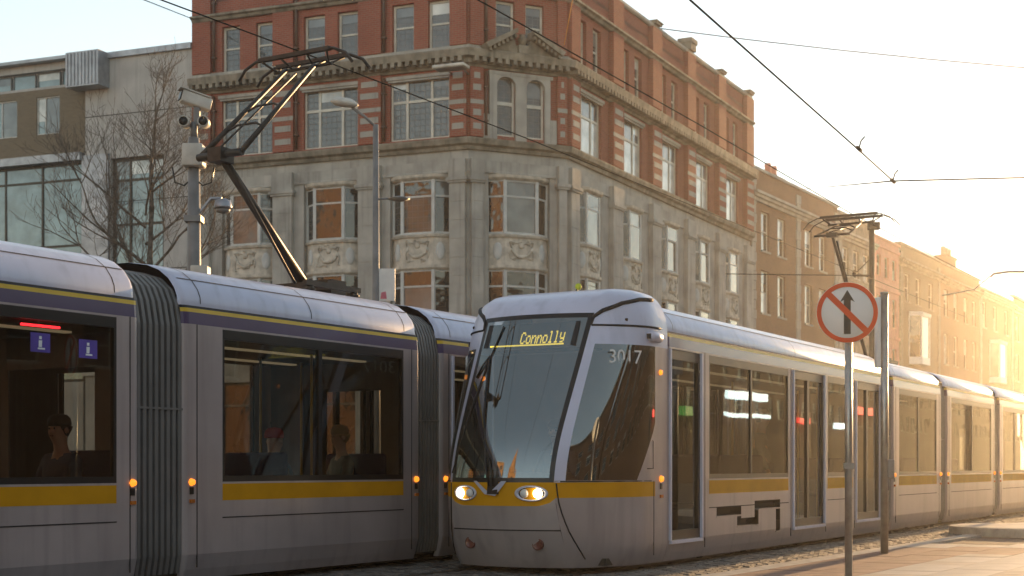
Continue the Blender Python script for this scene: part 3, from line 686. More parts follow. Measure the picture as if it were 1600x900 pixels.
car_section(tramL, 0.47, 4.5, [('door',0.75,2.0),('window',2.2,4.2)], seams=(0.65,2.1))
tail = [bellows(tramL, 4.48, 4.95), car_section(tramL, 4.93, 9.0, [('window',5.3,8.6)], seams=(5.1,)), bellows(tramL, 8.98, 9.45),
        car_section(tramL, 9.43, 19.0, [(k, 19.05-b, 19.05-a) for k, a, b in CABOPEN][::-1], lights=False), cab_nose(tramL, (19.05,0,0), math.pi, number='', dest='', lit=False)]
underframe(tramL, -19.9, 4.5, (-15.0, -6.6, 2.2))
tail.append(underframe(tramL, 4.7, 20.0, (7.0, 16.0)))
BM = Matrix.Translation((4.7,0,0)) @ Matrix.Rotation(TAF-TA, 4, 'Z') @ Matrix.Translation((-4.7,0,0))
for o in tail: o.matrix_basis = BM @ Matrix.LocRotScale(o.location, o.rotation_euler, o.scale)
pantograph(tramL, -0.72, -2.22, -0.75, 4.86, 6.30)
# things at the left tram windows; the last is a sign stand-in
s_ = MB(); s_.box(-5.98,-5.55,-1.14,-1.12,2.565,2.585); part('led_display', s_, 'ledred', secA)
for (t, z) in ((-5.82,2.42),(-5.27,2.40)):
    s_ = MB(); y = -1.192
    s_.add([(t-0.11,y,z-0.085),(t+0.11,y,z-0.085),(t+0.11,y,z+0.085),(t-0.11,y,z+0.085)], [(0,1,2,3)], 0)
    s_.add([(t-0.02,y-0.001,z-0.04),(t+0.015,y-0.001,z-0.04),(t+0.02,y-0.001,z+0.02),(t-0.02,y-0.001,z+0.02)], [(0,1,2,3)], 1)
    s_.add([(t-0.015,y-0.001,z+0.03),(t+0.015,y-0.001,z+0.03),(t+0.015,y-0.001,z+0.058),(t-0.015,y-0.001,z+0.058)], [(0,1,2,3)], 1)
    s_.add([(t-0.03,y-0.001,z-0.06),(t+0.05,y-0.001,z-0.06),(t+0.05,y-0.001,z-0.045),(t-0.03,y-0.001,z-0.045)], [(0,1,2,3)], 1)
    part('window_sticker', s_, ['sticker', 'stickw'], secA, fix=False)
s_ = MB(); s_.tube([(-3.22,-0.8,0.36),(-3.22,-0.8,2.0)], 0.022, 8, 0); s_.bbox(-3.34,-3.10,-0.86,-0.74,2.02,2.12,0.02,1); s_.lathe([(0.0,-0.05),(0.12,-0.05),(0.12,0.05),(0.0,0.05)], (-3.24,-0.80,2.22), 'Y', 20, 1)
s_.lathe([(0.0,-0.06),(0.035,-0.06),(0.035,-0.04),(0.0,-0.04)], (-3.20,-0.80,2.22), 'Y', 14, 2); s_.lathe([(0.0,-0.05),(0.03,-0.05),(0.03,0.04),(0.0,0.04)], (-3.31,-0.82,1.93), 'Y', 14, 3)
part('ticket_validator', s_, ['steel', 'screen', 'green', 'ledred'], secB)

# ------------------------------------------------------------------ people
def skin_mesh(name, verts, edges, radii, mt, sub=2, root=0):
    me = bpy.data.meshes.new(name); me.from_pydata(verts, edges, [])
    o = bpy.data.objects.new('tmp', me); COL.objects.link(o)
    md = o.modifiers.new('s', 'SKIN'); md.use_smooth_shade = True
    for i, r_ in enumerate(radii):
        me.skin_vertices[0].data[i].radius = r_ if isinstance(r_, tuple) else (r_, r_)
    for i in range(len(radii)): me.skin_vertices[0].data[i].use_root = (i == root)
    if sub: o.modifiers.new('u', 'SUBSURF').levels = sub
    bpy.context.view_layer.update()
    out = bpy.data.meshes.new_from_object(o.evaluated_get(bpy.context.evaluated_depsgraph_get()))
    bpy.data.objects.remove(o); out.name = name; out.materials.clear(); out.materials.append(M[mt])
    for p in out.polygons: p.use_smooth = True
    return out
def person(label, loc, rz, coat, legs_m, top, top_m, sit=True, hivis=False, turn=0.0):
    """x is forward; seat height 0.45 when sitting"""
    t = thing('person', label, 'person', loc, rz)
    hz = 0.55 if sit else 0.93
    V = []; E_ = []; Rr = []
    def add(p, r_, par=None):
        V.append(p); Rr.append(r_)
        if par is not None: E_.append((par, len(V)-1))
        return len(V)-1
    pel = add((0,0,hz), (0.15,0.11)); wa = add((0.0,0,hz+0.2), (0.135,0.10), pel); ch = add((-0.01,0,hz+0.40), (0.16,0.115), wa)
    nk0 = add((0.0,0,hz+0.54), (0.07,0.07), ch); nk = add((0.02,0,hz+0.62), (0.055,0.055), nk0)
    h1 = add((0.045,0,hz+0.70), (0.072,0.085), nk); h2 = add((0.04,0,hz+0.80), (0.082,0.098), h1); h3 = add((0.03,0,hz+0.87), (0.06,0.07), h2)
    nose_ = add((0.145,0,hz+0.755), 0.014, h1)
    jk = []; arms = []
    for s in (1, -1):
        sh = add((-0.01,0.19*s,hz+0.47), 0.062, ch); el = add((0.08,0.25*s,hz+0.2) if sit else (0.0,0.25*s,hz+0.18), 0.045, sh)
        wr = add((0.30,0.17*s,hz+0.13) if sit else (0.12,0.24*s,hz-0.04), 0.030, el)
        pd = Vector((0.07,-0.01*s,-0.015)) if sit else Vector((0.03,0,-0.07))
        pm = add(tuple(Vector(V[wr])+pd), (0.036,0.018), wr)
        lat = Vector((0,s,0)) if sit else Vector((1,0,0))
        for k, (o_, l_) in enumerate(((-0.030,0.07),(-0.010,0.08),(0.010,0.075),(0.030,0.058))):
            b = Vector(V[pm]) + pd.normalized()*0.03 + lat*o_
            f1 = add(tuple(b), 0.010, pm); f2 = add(tuple(b + pd.normalized()*l_*0.6 + Vector((0,0,-0.012))), 0.009, f1); add(tuple(b + pd.normalized()*l_*0.9 + Vector((0,0,-0.035))), 0.007, f2)
        th1 = add(tuple(Vector(V[wr]) + pd*0.5 - lat*0.038), 0.011, wr); add(tuple(Vector(V[wr]) + pd*1.1 - lat*0.05), 0.009, th1)
        arms.append((sh, el, wr))
        hp = add((0.02,0.095*s,hz-0.03), 0.082, pel)
        kn = add((0.45,0.11*s,hz-0.02) if sit else (0.03,0.10*s,hz-0.43), 0.06, hp)
        an_ = add((0.44,0.11*s,hz-0.44) if sit else (0.0,0.10*s,hz-0.84), 0.042, kn)
        toe = add((0.60,0.12*s,hz-0.50) if sit else (0.16,0.11*s,hz-0.90), (0.045,0.032), an_)
    put('body', skin_mesh('body', V, E_, Rr, 'skin', 1), t)
    # coat and trousers follow the body
    JV = [V[pel], V[wa], V[ch], V[nk0]]; JE = [(0,1),(1,2),(2,3)]; JR = [(0.175,0.13),(0.165,0.125),(0.185,0.14),(0.082,0.082)]
    for (sh, el, wr) in arms:
        b = len(JV); JV += [V[sh], V[el], tuple(Vector(V[el]).lerp(Vector(V[wr]), 0.92))]; JE += [(2,b),(b,b+1),(b+1,b+2)]; JR += [0.085,0.064,0.048]
    jo = put('coat', skin_mesh('coat', JV, JE, JR, coat, 1), t)
    TV = [V[pel]]; TE = []; TR = [(0.17,0.13)]
    for s in (1, -1):
        b = len(TV)
        TV += [(0.02,0.095*s,hz-0.03), (0.45,0.11*s,hz-0.02) if sit else (0.03,0.10*s,hz-0.43), (0.44,0.11*s,hz-0.40) if sit else (0.0,0.10*s,hz-0.80)]
        TE += [(0,b),(b,b+1),(b+1,b+2)]; TR += [0.098,0.075,0.06]
    put('trousers', skin_mesh('trousers', TV, TE, TR, legs_m, 1), t)
    hb = MB(); prof_h = [(0.108,-0.005),(0.112,0.03),(0.100,0.075),(0.07,0.105),(0.0,0.118)]
    hb.lathe(prof_h, (0.03,0,hz+0.80), 'Z', 16)
    if top_m != 'redhat': hb.lathe([(0.06,-0.10),(0.095,-0.03),(0.104,0.0)], (0.0,0,hz+0.80), 'Z', 14)
    part('hat' if top_m == 'redhat' else 'hair', hb, top_m, t)
    fc = MB()
    for s in (1, -1):
        fc.lathe([(0.0,-0.006),(0.012,0.0),(0.0,0.006)], (0.122,0.034*s,hz+0.775), 'X', 8, 0); fc.lathe([(0.0,-0.02),(0.03,0.0),(0.0,0.02)], (0.03,0.098*s,hz+0.755), 'Y', 8, 1)
    fc.box(0.118,0.128,-0.025,0.025,hz+0.700,hz+0.708,2)
    part('face', fc, ['hairdk', 'skin', 'redlens'], t)
    if hivis:
        st = MB()
        for s in (1, -1): st.tube([(0.10,0.13*s,hz+0.02),(0.15,0.12*s,hz+0.25),(0.14,0.11*s,hz+0.42),(0.0,0.11*s,hz+0.56),(-0.13,0.11*s,hz+0.42),(-0.15,0.12*s,hz+0.2)], 0.022, 6)
        part('hivis_braces', st, 'hivis', t)
    return t
p = onT(CL, -2.02, -0.60, 0.30); person('seated person in a red hat and dark coat with hi-vis braces inside the left tram', p, TA, 'navy', 'grey', 'hat', 'redhat', hivis=True)
p = onT(CL, -0.75, -0.60, 0.36); person('fair-haired person in a grey coat seated behind the left tram window', p, TA+math.pi-0.5, 'grey', 'navy', 'hair', 'hair')
p = onT(CL, -5.05, -0.60, 0.36); person('dark-haired person in a navy coat behind the leftmost tram window', p, TA+math.pi, 'navy', 'grey', 'hair', 'hairdk')
p = onF(-0.62, -0.1, 0.42); person('tram driver in dark clothes seated in the cab of the Connolly tram', p, TAF+math.pi, 'navy', 'navy', 'hair', 'hairdk')
p = onF(5.3, -0.45, 0.36); person('standing person in a grey coat behind the second door of the Connolly tram', p, TA-1.2, 'grey', 'navy', 'hair', 'hairdk', sit=False)

# ------------------------------------------------------------------ track, kerb and pavement
PIV = Vector(onT(CL, 4.7, 0))
for y in (-0.72, 0.72):
    for segs in ([(Vector(onF(-26, y)), Vector(onF(60, y)), TNF)], [(Vector(onT(CL, -26, y)), PIV + TN*y, TN), (PIV + TNF*y + TDF*0.03, PIV + TNF*y + TDF*50, TNF)]):
        for a, b, nn in segs:
            mb = MB(); n_ = nn*0.035
            mb.prism([((a-n_).x,(a-n_).y), ((b-n_).x,(b-n_).y), ((b+n_).x,(b+n_).y), ((a+n_).x,(a+n_).y)], G-0.028, G+0.012, plane='XY')
            tag(part('rail', mb, 'rail', fix=True), kind='structure')
st = MB(); rnd = random.Random(4)
lat0, lat1 = -1.75, 5.6      # across, in the frame of the front track (y = +far)
y = -2.02; row = 0
while y < 4.6:
    t = -9.0 + (0.1 if row % 2 else 0.0)
    if not any(abs(y - r_) < 0.10 for r_ in (-0.72, 0.72, 2.27, 3.71)):
        while t < 26:
            l = 0.2; dz = rnd.uniform(-0.006, 0.006)
            c0 = [onT(CF, t+0.006, y+0.006-0.05), onT(CF, t+l-0.006, y+0.006-0.05), onT(CF, t+l-0.006, y+0.094-0.05), onT(CF, t+0.006, y+0.094-0.05)]
            e = [onT(CF, t+0.02, y+0.018-0.05), onT(CF, t+l-0.02, y+0.018-0.05), onT(CF, t+l-0.02, y+0.082-0.05), onT(CF, t+0.02, y+0.082-0.05)]
            st.add([(p[0], p[1], G-0.02) for p in c0] + [(p[0], p[1], G+dz) for p in e], [(4,5,6,7),(0,1,5,4),(1,2,6,5),(2,3,7,6),(3,0,4,7)])
            t += l
    y += 0.1; row += 1
tag(part('setts', st, 'sett', fix=False), kind='stuff')
# pale kerb stones between setts and pavement, nearly flush
path_root = tag(bpy.data.objects.new('footpath', None), kind='structure'); COL.objects.link(path_root)
kb = MB(); kb.box(-0.497, 0.497, -0.14, 0.14, -0.1, 0.012); kme = kb.mesh('kerb_stone', 'kerb')
for i in range(34):
    c = onT(CF, -6 + i, -2.22, G); put('kerb_stone', kme, path_root, c, TA)
# red paving wedge and pale slabs beyond
def inpoly(x, y, P):
    r_ = False
    for (a, b), (c, d) in zip(P, P[1:]+P[:1]):
        if (b > y) != (d > y) and x < (c-a)*(y-b)/(d-b)+a: r_ = not r_
    return r_
sl = MB(); sl.box(-0.297,0.297,-0.297,0.297,-0.1,0.012)
S1 = sl.mesh('paving_slab', 'slab'); S2 = sl.mesh('paving_slab', 'slab2'); S3 = sl.mesh('paving_slab', 'tactile')
nsl = 0; base_stuff = MB()
for i in range(-14, 28):
    for j in range(0, 16):
        t = i*0.6; yy = -2.66 - j*0.6
        c = onT(CF, t, yy, G); X, Y = c[0], c[1]
        if Y < 6 or Y > 22.6 - 0.15*(X-5): continue
        redw = 2.0 - max(0, (Y-15))*0.0
        lat = -2.36 - yy
        isred = lat < 1.3 + 0.25*math.sin(Y) and Y < 21.5
        rv = rnd.random(); dz = rnd.uniform(-0.002, 0.002)
        if nsl < 295 and abs(X/Y) < 0.40:
            put('paving_slab', S3 if isred else (S1 if rv < 0.6 else S2), path_root, (c[0], c[1], c[2]+dz), TA); nsl += 1
        elif not isred:
            q = [onT(CF, t+a, yy+b, G+0.01) for a, b in ((-0.297,-0.297),(0.297,-0.297),(0.297,0.297),(-0.297,0.297))]
            base_stuff.add(q, [(0,1,2,3)])
tag(part('slab_margin', base_stuff, 'slab', path_root, fix=False), kind='stuff')
# traffic island with a kerb, right edge
isl = thing('traffic_island', 'low kerbed traffic island with pale paving, right edge of the road', 'traffic island', (7.9, 26.2, 0))
b = MB(); out = []
for i in range(13):
    a = math.pi/2 + math.pi*i/12; out.append((1.3 + 1.5*math.cos(a)*0.9, 1.45*math.sin(a)))
P = out + [(9.0,-1.45+3.0), (9.0,1.45+3.0)]
b.prism(P, G-0.02, G+0.13, 0, 'XY'); part('kerb', b, 'kerb', isl)
b = MB(); b.prism([(x*0.97+0.12, y*0.9) for x, y in P], G+0.1, G+0.136, 0, 'XY'); part('paving', b, 'slab', isl)

# ------------------------------------------------------------------ buildings
def wall(mb, x0, x1, z0, z1, ops, depth=0.22, mi=0, y=0.0, rmi=None):
    """front face with rectangular openings and their reveals, local x along the facade, y inward"""
    xs = sorted({x0, x1, *[q for o in ops for q in o[:2] if x0 < q < x1]}); zs = sorted({z0, z1, *[q for o in ops for q in o[2:4] if z0 < q < z1]})
    for i in range(len(xs)-1):
        for j in range(len(zs)-1):
            cx, cz = (xs[i]+xs[i+1])/2, (zs[j]+zs[j+1])/2
            if any(o[0] < cx < o[1] and o[2] < cz < o[3] for o in ops): continue
            mb.add([(xs[i],y,zs[j]),(xs[i+1],y,zs[j]),(xs[i+1],y,zs[j+1]),(xs[i],y,zs[j+1])], [(0,1,2,3)], mi)
    for o in ops:
        a, b, c, d = o[:4]; r_ = mi if rmi is None else rmi
        mb.add([(a,y,c),(b,y,c),(b,y,d),(a,y,d),(a,y+depth,c),(b,y+depth,c),(b,y+depth,d),(a,y+depth,d)], [(0,4,5,1),(1,5,6,2),(2,6,7,3),(3,7,4,0)], r_)
def grid_frame(mb, x0, x1, z0, z1, cols, rows, y0, y1, fw=0.07, mw=0.05, mi=0):
    mb.box(x0, x0+fw, y0, y1, z0, z1, mi); mb.box(x1-fw, x1, y0, y1, z0, z1, mi)
    mb.box(x0+fw, x1-fw, y0, y1, z0, z0+fw, mi); mb.box(x0+fw, x1-fw, y0, y1, z1-fw, z1, mi)
    for c in cols: mb.box(c-mw/2, c+mw/2, y0+0.004, y1-0.004, z0+fw, z1-fw, mi)
    cs = [x0+fw] + list(cols) + [x1-fw]
    for r_ in rows:
        for a, b in zip(cs, cs[1:]):
            mb.box(a+(mw/2 if a != x0+fw else 0), b-(mw/2 if b != x1-fw else 0), y0+0.008, y1-0.008, r_-mw/2, r_+mw/2, mi)
PANES = {}
def pane_obj(x0, x1, z0, z1, y, mt, parent, loc, rz):
    k = (round(x1-x0, 2), round(z1-z0, 2), mt)
    if k not in PANES:
        b = MB(); w_, h_ = k[0]/2, k[1]/2; b.box(-w_, w_, 0, 0.012, -h_, h_); PANES[k] = b.mesh('pane', mt)
    o = put('pane', PANES[k], parent)
    o.location = ((x0+x1)/2, y, (z0+z1)/2); o.rotation_euler = (R(random.uniform(-0.5,0.5)), 0, R(random.uniform(-0.6,0.6)))
    return o
def window(root, loc, rz, x0, x1, z0, z1, cols=(), rows=(), y=0.14, fm='offwhite', pm='pane', sill=True, fw=0.07, mw=0.05, pick=None, sm='stone'):
    b = MB(); grid_frame(b, x0, x1, z0, z1, cols, rows, y, y+0.08, fw, mw)
    if sill: b.box(x0-0.05, x1+0.05, -0.07, y-0.002, z0-0.10, z0-0.005, 1)
    wn = part('window', b, [fm, sm], root, loc, rz)
    cs = [x0+fw] + list(cols) + [x1-fw]; rs = [z0+fw] + list(rows) + [z1-fw]
    for i in range(len(cs)-1):
        for j in range(len(rs)-1):
            pane_obj(cs[i], cs[i+1], rs[j], rs[j+1], y+0.045, pick(i, j) if pick else pm, wn, loc, rz)
            if j == len(rs)-2 and random.random() < 0.4 and rs[j+1]-rs[j] > 0.5:
                h_ = (rs[j+1]-rs[j])*random.uniform(0.3, 0.8); k_ = MB(); k_.box(cs[i]+0.004, cs[i+1]-0.004, y+0.036, y+0.043, rs[j+1]-h_, rs[j+1]-0.004)
                put('blind', k_.mesh('blind', random.choice(['panegrey', 'panegrey', 'blind'])), wn)
    return wn
def locf(P, root): return (P[0]-root.location.x, P[1]-root.location.y, 0)

# --- the corner building
aL, aC, aR = R(-21.63), R(24.0), math.atan2(0.89443, 0.44721)
uL = Vector((math.cos(aL), math.sin(aL))); uC = Vector((math.cos(aC), math.sin(aC))); uR = Vector((math.cos(aR), math.sin(aR)))
A = Vector((-1.6, 54.0)); B = A + uC*4.0; EN = B + uR*22.94; LE = A - uL*11.85
main = thing('brick_building', 'red brick and limestone corner block with carved bays and a broken pediment at its corner', 'building', (A.x, A.y, 0))
FL = (A, aL); FC = (A, aC); FR = (B, aR)
lA, lB = (0,0,0), locf(B, main)
back = [LE + Vector((4.4, 11.2)), EN + Vector((-10, 5))]
PATH = [tuple(LE-A), (0,0), tuple(B-A), tuple(EN-A)]
# bays
baysL = [(-3.19,-0.77),(-6.88,-4.53),(-10.55,-8.2)]
baysR = [(1.0+4.4*i, 3.35+4.4*i) for i in range(5)]
bayC = [(0.80,3.30)]
pairL = [(-3.11,-2.21),(-1.63,-0.67),(-6.88,-5.96),(-5.42,-4.53),(-10.55,-9.73),(-9.01,-8.2)]
pairR = [q for i in range(5) for q in ((1.08+4.4*i, 1.88+4.4*i), (2.52+4.4*i, 3.32+4.4*i))]
pairC = [(1.10,1.86),(2.30,3.06)]
for (loc, rz, x0, x1, bays, pairs) in ((lA, aL, -11.85, 0.0, baysL, pairL), (lA, aC, 0.0, 4.0, bayC, pairC), (lB, aR, 0.0, 22.94, baysR, pairR)):
    b = MB()
    shop = [(a-0.2, c+0.2, G+0.5, 4.6) for a, c in bays]
    wall(b, x0, x1, G-0.05, 6.2, shop, 0.35)
    wall(b, x0, x1, 6.2, 12.97, [(a, c, 6.3, 12.12) for a, c in bays], 0.34)
    part('stone_wall', b, 'stone', main, loc, rz)
    b = MB()
    w3 = [(a, c, 13.47, 15.72) for a, c in bays] if bays is not bayC else [(1.10,1.86,13.55,15.80),(2.30,3.06,13.55,15.80)]
    wall(b, x0, x1, 13.35, 16.0, w3, 0.24)
    wall(b, x0, x1, 16.55, 18.9, [(a, c, 16.78, 18.58) for a, c in pairs], 0.30)
    wall(b, x0, x1, 19.08, 20.25, [], 0.2)
    part('brick_wall', b, 'brick', main, loc, rz)
    for a, c in bays:
        s_ = MB(); grid_frame(s_, a-0.2, c+0.2, G+0.5, 4.6, [(a+c)/2], [3.7], 0.25, 0.33, 0.1, 0.08); sw = part('shop_window', s_, 'stonedk', main, loc, rz)
        pane_obj(a-0.1, c+0.1, G+0.6, 4.5, 0.30, 'pane', sw, loc, rz)
    for a, c in pairs:
        window(main, loc, rz, a, c, 16.78, 18.58, (), (17.72,), y=0.16, pm='lead', fw=0.085, mw=0.07, sill=False)
    if bays is not bayC:
        for i, (a, c) in enumerate(bays):
            q = (c-a)/10
            if loc is lA: pk = None; pm = 'lead'
            else: pm = 'panegrey'
            window(main, loc, rz, a, c, 13.47, 15.72, (a+2.7*q, a+6.9*q), (14.93,), y=0.12, pm=pm, fw=0.07, mw=0.10,
                   pick=(lambda i_, j_: ('blind' if j_ == 0 and i_ > 0 else ('panegrey' if j_ else 'lead'))) if loc is not lA else None, sill=False)
# corner: twin stone windows with arched heads
b = MB()
for a, c in ((1.10,1.86),(2.30,3.06)):
    m_ = (a+c)/2; r_ = (c-a)/2
    arch = [(a, 15.80)] + [(a, 15.42)] + [(m_ - r_*math.cos(math.pi*i/10), 15.42 + r_*0.85*math.sin(math.pi*i/10)) for i in range(1, 10)] + [(c, 15.42), (c, 15.80)]
    b.prism(arch, -0.12, 0.10)
    b.box(a-0.30, a, -0.12, 0.05, 13.40, 15.80)
    b.box(c, c+0.22, -0.125, 0.05, 13.40, 15.80)
b.box(0.78, 3.38, -0.14, 0.05, 15.80, 15.92); b.box(0.55, 0.80, -0.10, 0.04, 13.40, 14.3); b.box(3.30, 3.55, -0.10, 0.04, 13.40, 14.3)
part('stone_surround', b, 'stone', main, lA, aC)
for a, c in ((1.10,1.86),(2.30,3.06)):
    window(main, lA, aC, a, c, 13.55, 15.78, (), (14.78,), y=0.08, pm='lead', fw=0.075, mw=0.13, sill=False)
# broken pediment over the corner cornice
b = MB()
for s, x0, x1 in ((1, 0.55, 1.72), (-1, 3.55, 2.38)):
    z0, z1 = 16.60, 17.28; n = 7
    poly = [(x0, z0), (x1, z1), (x1, z1+0.17), (x0-s*0.12, z0+0.16)]
    b.prism(poly, -0.66, 0.0); b.prism([(x0+s*0.14, z0-0.02), (x1, z1-0.10), (x1, z1), (x0, z0)], -0.40, 0.0)
    for i in range(n):
        q = (i+0.6)/n; x = x0+(x1-x0)*q; z = z0+(z1-z0)*q; b.box(x-0.05, x+0.05, -0.58, -0.40, z-0.14, z-0.02)
b.prism([(0.75,16.62),(3.35,16.62),(2.38,17.15),(2.30,16.9),(1.80,16.9),(1.72,17.15)], -0.26, 0.0)
b.lathe([(0.06,16.9),(0.13,17.0),(0.18,17.15),(0.10,17.25),(0.14,17.3)], (2.05,-0.28,0), 'Z', 12); b.box(1.85, 2.25, -0.42, -0.05, 16.6, 16.9)
part('broken_pediment', b, 'stonedk', main, lA, aC)
# bands and cornices run round the three faces
def band(name, mt, prf):
    b = MB(); b.sweep(PATH, prf); part(name, b, mt, main)
band('string_course', 'stonedk', [(-0.05,12.95),(0.10,12.95),(0.14,13.08),(0.26,13.14),(0.30,13.30),(0.30,13.36),(0.05,13.42),(-0.05,13.42)])
band('cornice', 'stonedk', [(-0.05,15.98),(0.08,15.98),(0.12,16.06),(0.20,16.10),(0.20,16.26),(0.44,16.30),(0.46,16.44),(0.48,16.54),(0.45,16.58),(0.06,16.66),(-0.05,16.66)])
band('sill_course', 'stone', [(-0.04,16.66),(0.09,16.66),(0.09,16.79),(-0.04,16.79)])
band('upper_string', 'stonedk', [(-0.04,18.84),(0.14,18.84),(0.20,18.94),(0.30,18.98),(0.30,19.06),(0.02,19.12),(-0.04,19.12)])
band('parapet_coping', 'stone', [(-0.32,20.24),(0.08,20.24),(0.14,20.30),(0.14,20.40),(-0.10,20.46),(-0.32,20.44)])
band('frieze', 'stone', [(-0.02,12.14),(0.055,12.14),(0.055,12.20),(0.03,12.23),(0.03,12.60),(-0.02,12.60)])
band('stone_stripe', 'stone', [(-0.02,14.60),(0.035,14.60),(0.035,14.80),(-0.02,14.80)]) if False else None
# dentil blocks under the cornice
dt = MB(); 
for (O, u, n_, L_) in ((LE-A, uL, Vector((uL.y,-uL.x)), 11.85), (Vector((0,0)), uC, Vector((uC.y,-uC.x)), 4.0), (B-A, uR, Vector((uR.y,-uR.x)), 22.94)):
    k = int(L_/0.30)
    for i in range(k):
        c = O + u*((i+0.5)*L_/k)
        q = [c + u*0.075 + n_*0.19, c - u*0.075 + n_*0.19, c - u*0.075 + n_*0.46, c + u*0.075 + n_*0.46]
        dt.prism([(p.x, p.y) for p in q], 16.12, 16.29, 0, 'XY')
part('dentils', dt, 'stonedk', main)['kind'] = 'stuff'
# brick pilasters, stone blocks, stone pilasters, pipes
pilL = [(-0.70,-0.03),(-4.48,-3.52),(-8.18,-7.28),(-11.85,-11.0)]
pilC = [(0.03,0.55),(3.58,3.97)]
pilR = [(0.03,0.85)] + [(3.80+4.4*i+0.32, 5.22+4.4*i) for i in range(4)] + [(21.75,22.94)]
SB = {}
for (loc, rz, pil) in ((lA, aL, pilL), (lA, aC, pilC), (lB, aR, pilR)):
    for (a, c) in pil:
        d = 0.14 if loc is lA else 0.22
        for za, zb in ((16.80, 18.83), (19.13, 20.23)):
            b = MB(); b.box(a, c, -d, 0.02, za, zb); part('brick_pilaster', b, 'brick', main, loc, rz)
        b = MB(); b.box(a, c, -d, 0.02, 13.43, 15.97)
        pb = part('brick_pilaster', b, 'brick', main, loc, rz)
        for z, h_, ins in ((13.70,0.22,0.10),(14.20,0.22,0.10),(14.62,0.16,0.0),(15.12,0.22,0.10),(15.56,0.22,0.14)):
            w_ = c - a - 2*ins
            k = (round(w_, 3), h_)
            if k not in SB:
                q = MB(); q.box(-k[0]/2-(0.004 if not ins else 0), k[0]/2+(0.004 if not ins else 0), -0.012, 0.02, 0, h_); SB[k] = q.mesh('stone_block', 'stone')
            o = put('stone_block', SB[k], pb); o.location = ((a+c)/2, -d, z)
        # ashlar pilaster below, one block per course
        q = MB(); q.box(a-0.04, c+0.04, -0.26, 0.02, 11.72, 11.80); q.box(a-0.08, c+0.08, -0.30, 0.02, 11.80, 11.92); q.box(a, c, -0.24, 0.02, 11.92, 12.60)
        sp_ = part('stone_pilaster', q, 'stone', main, loc, rz)
        z = 6.25
        for i in range(8):
            h_ = (11.72-6.25)/8; q = MB(); q.box(a+0.03, c-0.03, -0.2, 0.0, z+0.012, z+h_-0.0); q.box(a+0.05, c-0.05, -0.18, 0.0, z, z+0.012)
            put('stone_block', q.mesh('stone_block', 'stone'), sp_); z += h_
        q = MB(); q.box(a-0.05, c+0.05, -0.25, 0.0, G, 6.2); put('plinth_pier', q.mesh('plinth_pier', 'stone'), main, loc, rz)
for (loc, rz, x) in ((lA, aL, -3.40), (lA, aL, -7.15), (lA, aL, -10.85), (lA, aC, 0.66)):
  for za, zb in ((13.5,15.85),(16.85,20.1)):
    b = MB(); b.tube([(x,-0.11,za),(x,-0.11,zb)], 0.055, 8)
    for z in (za+0.5, zb-0.6): b.box(x-0.08, x+0.08, -0.17, -0.0, z, z+0.06)
    part('downpipe', b, 'pipe', main, loc, rz)
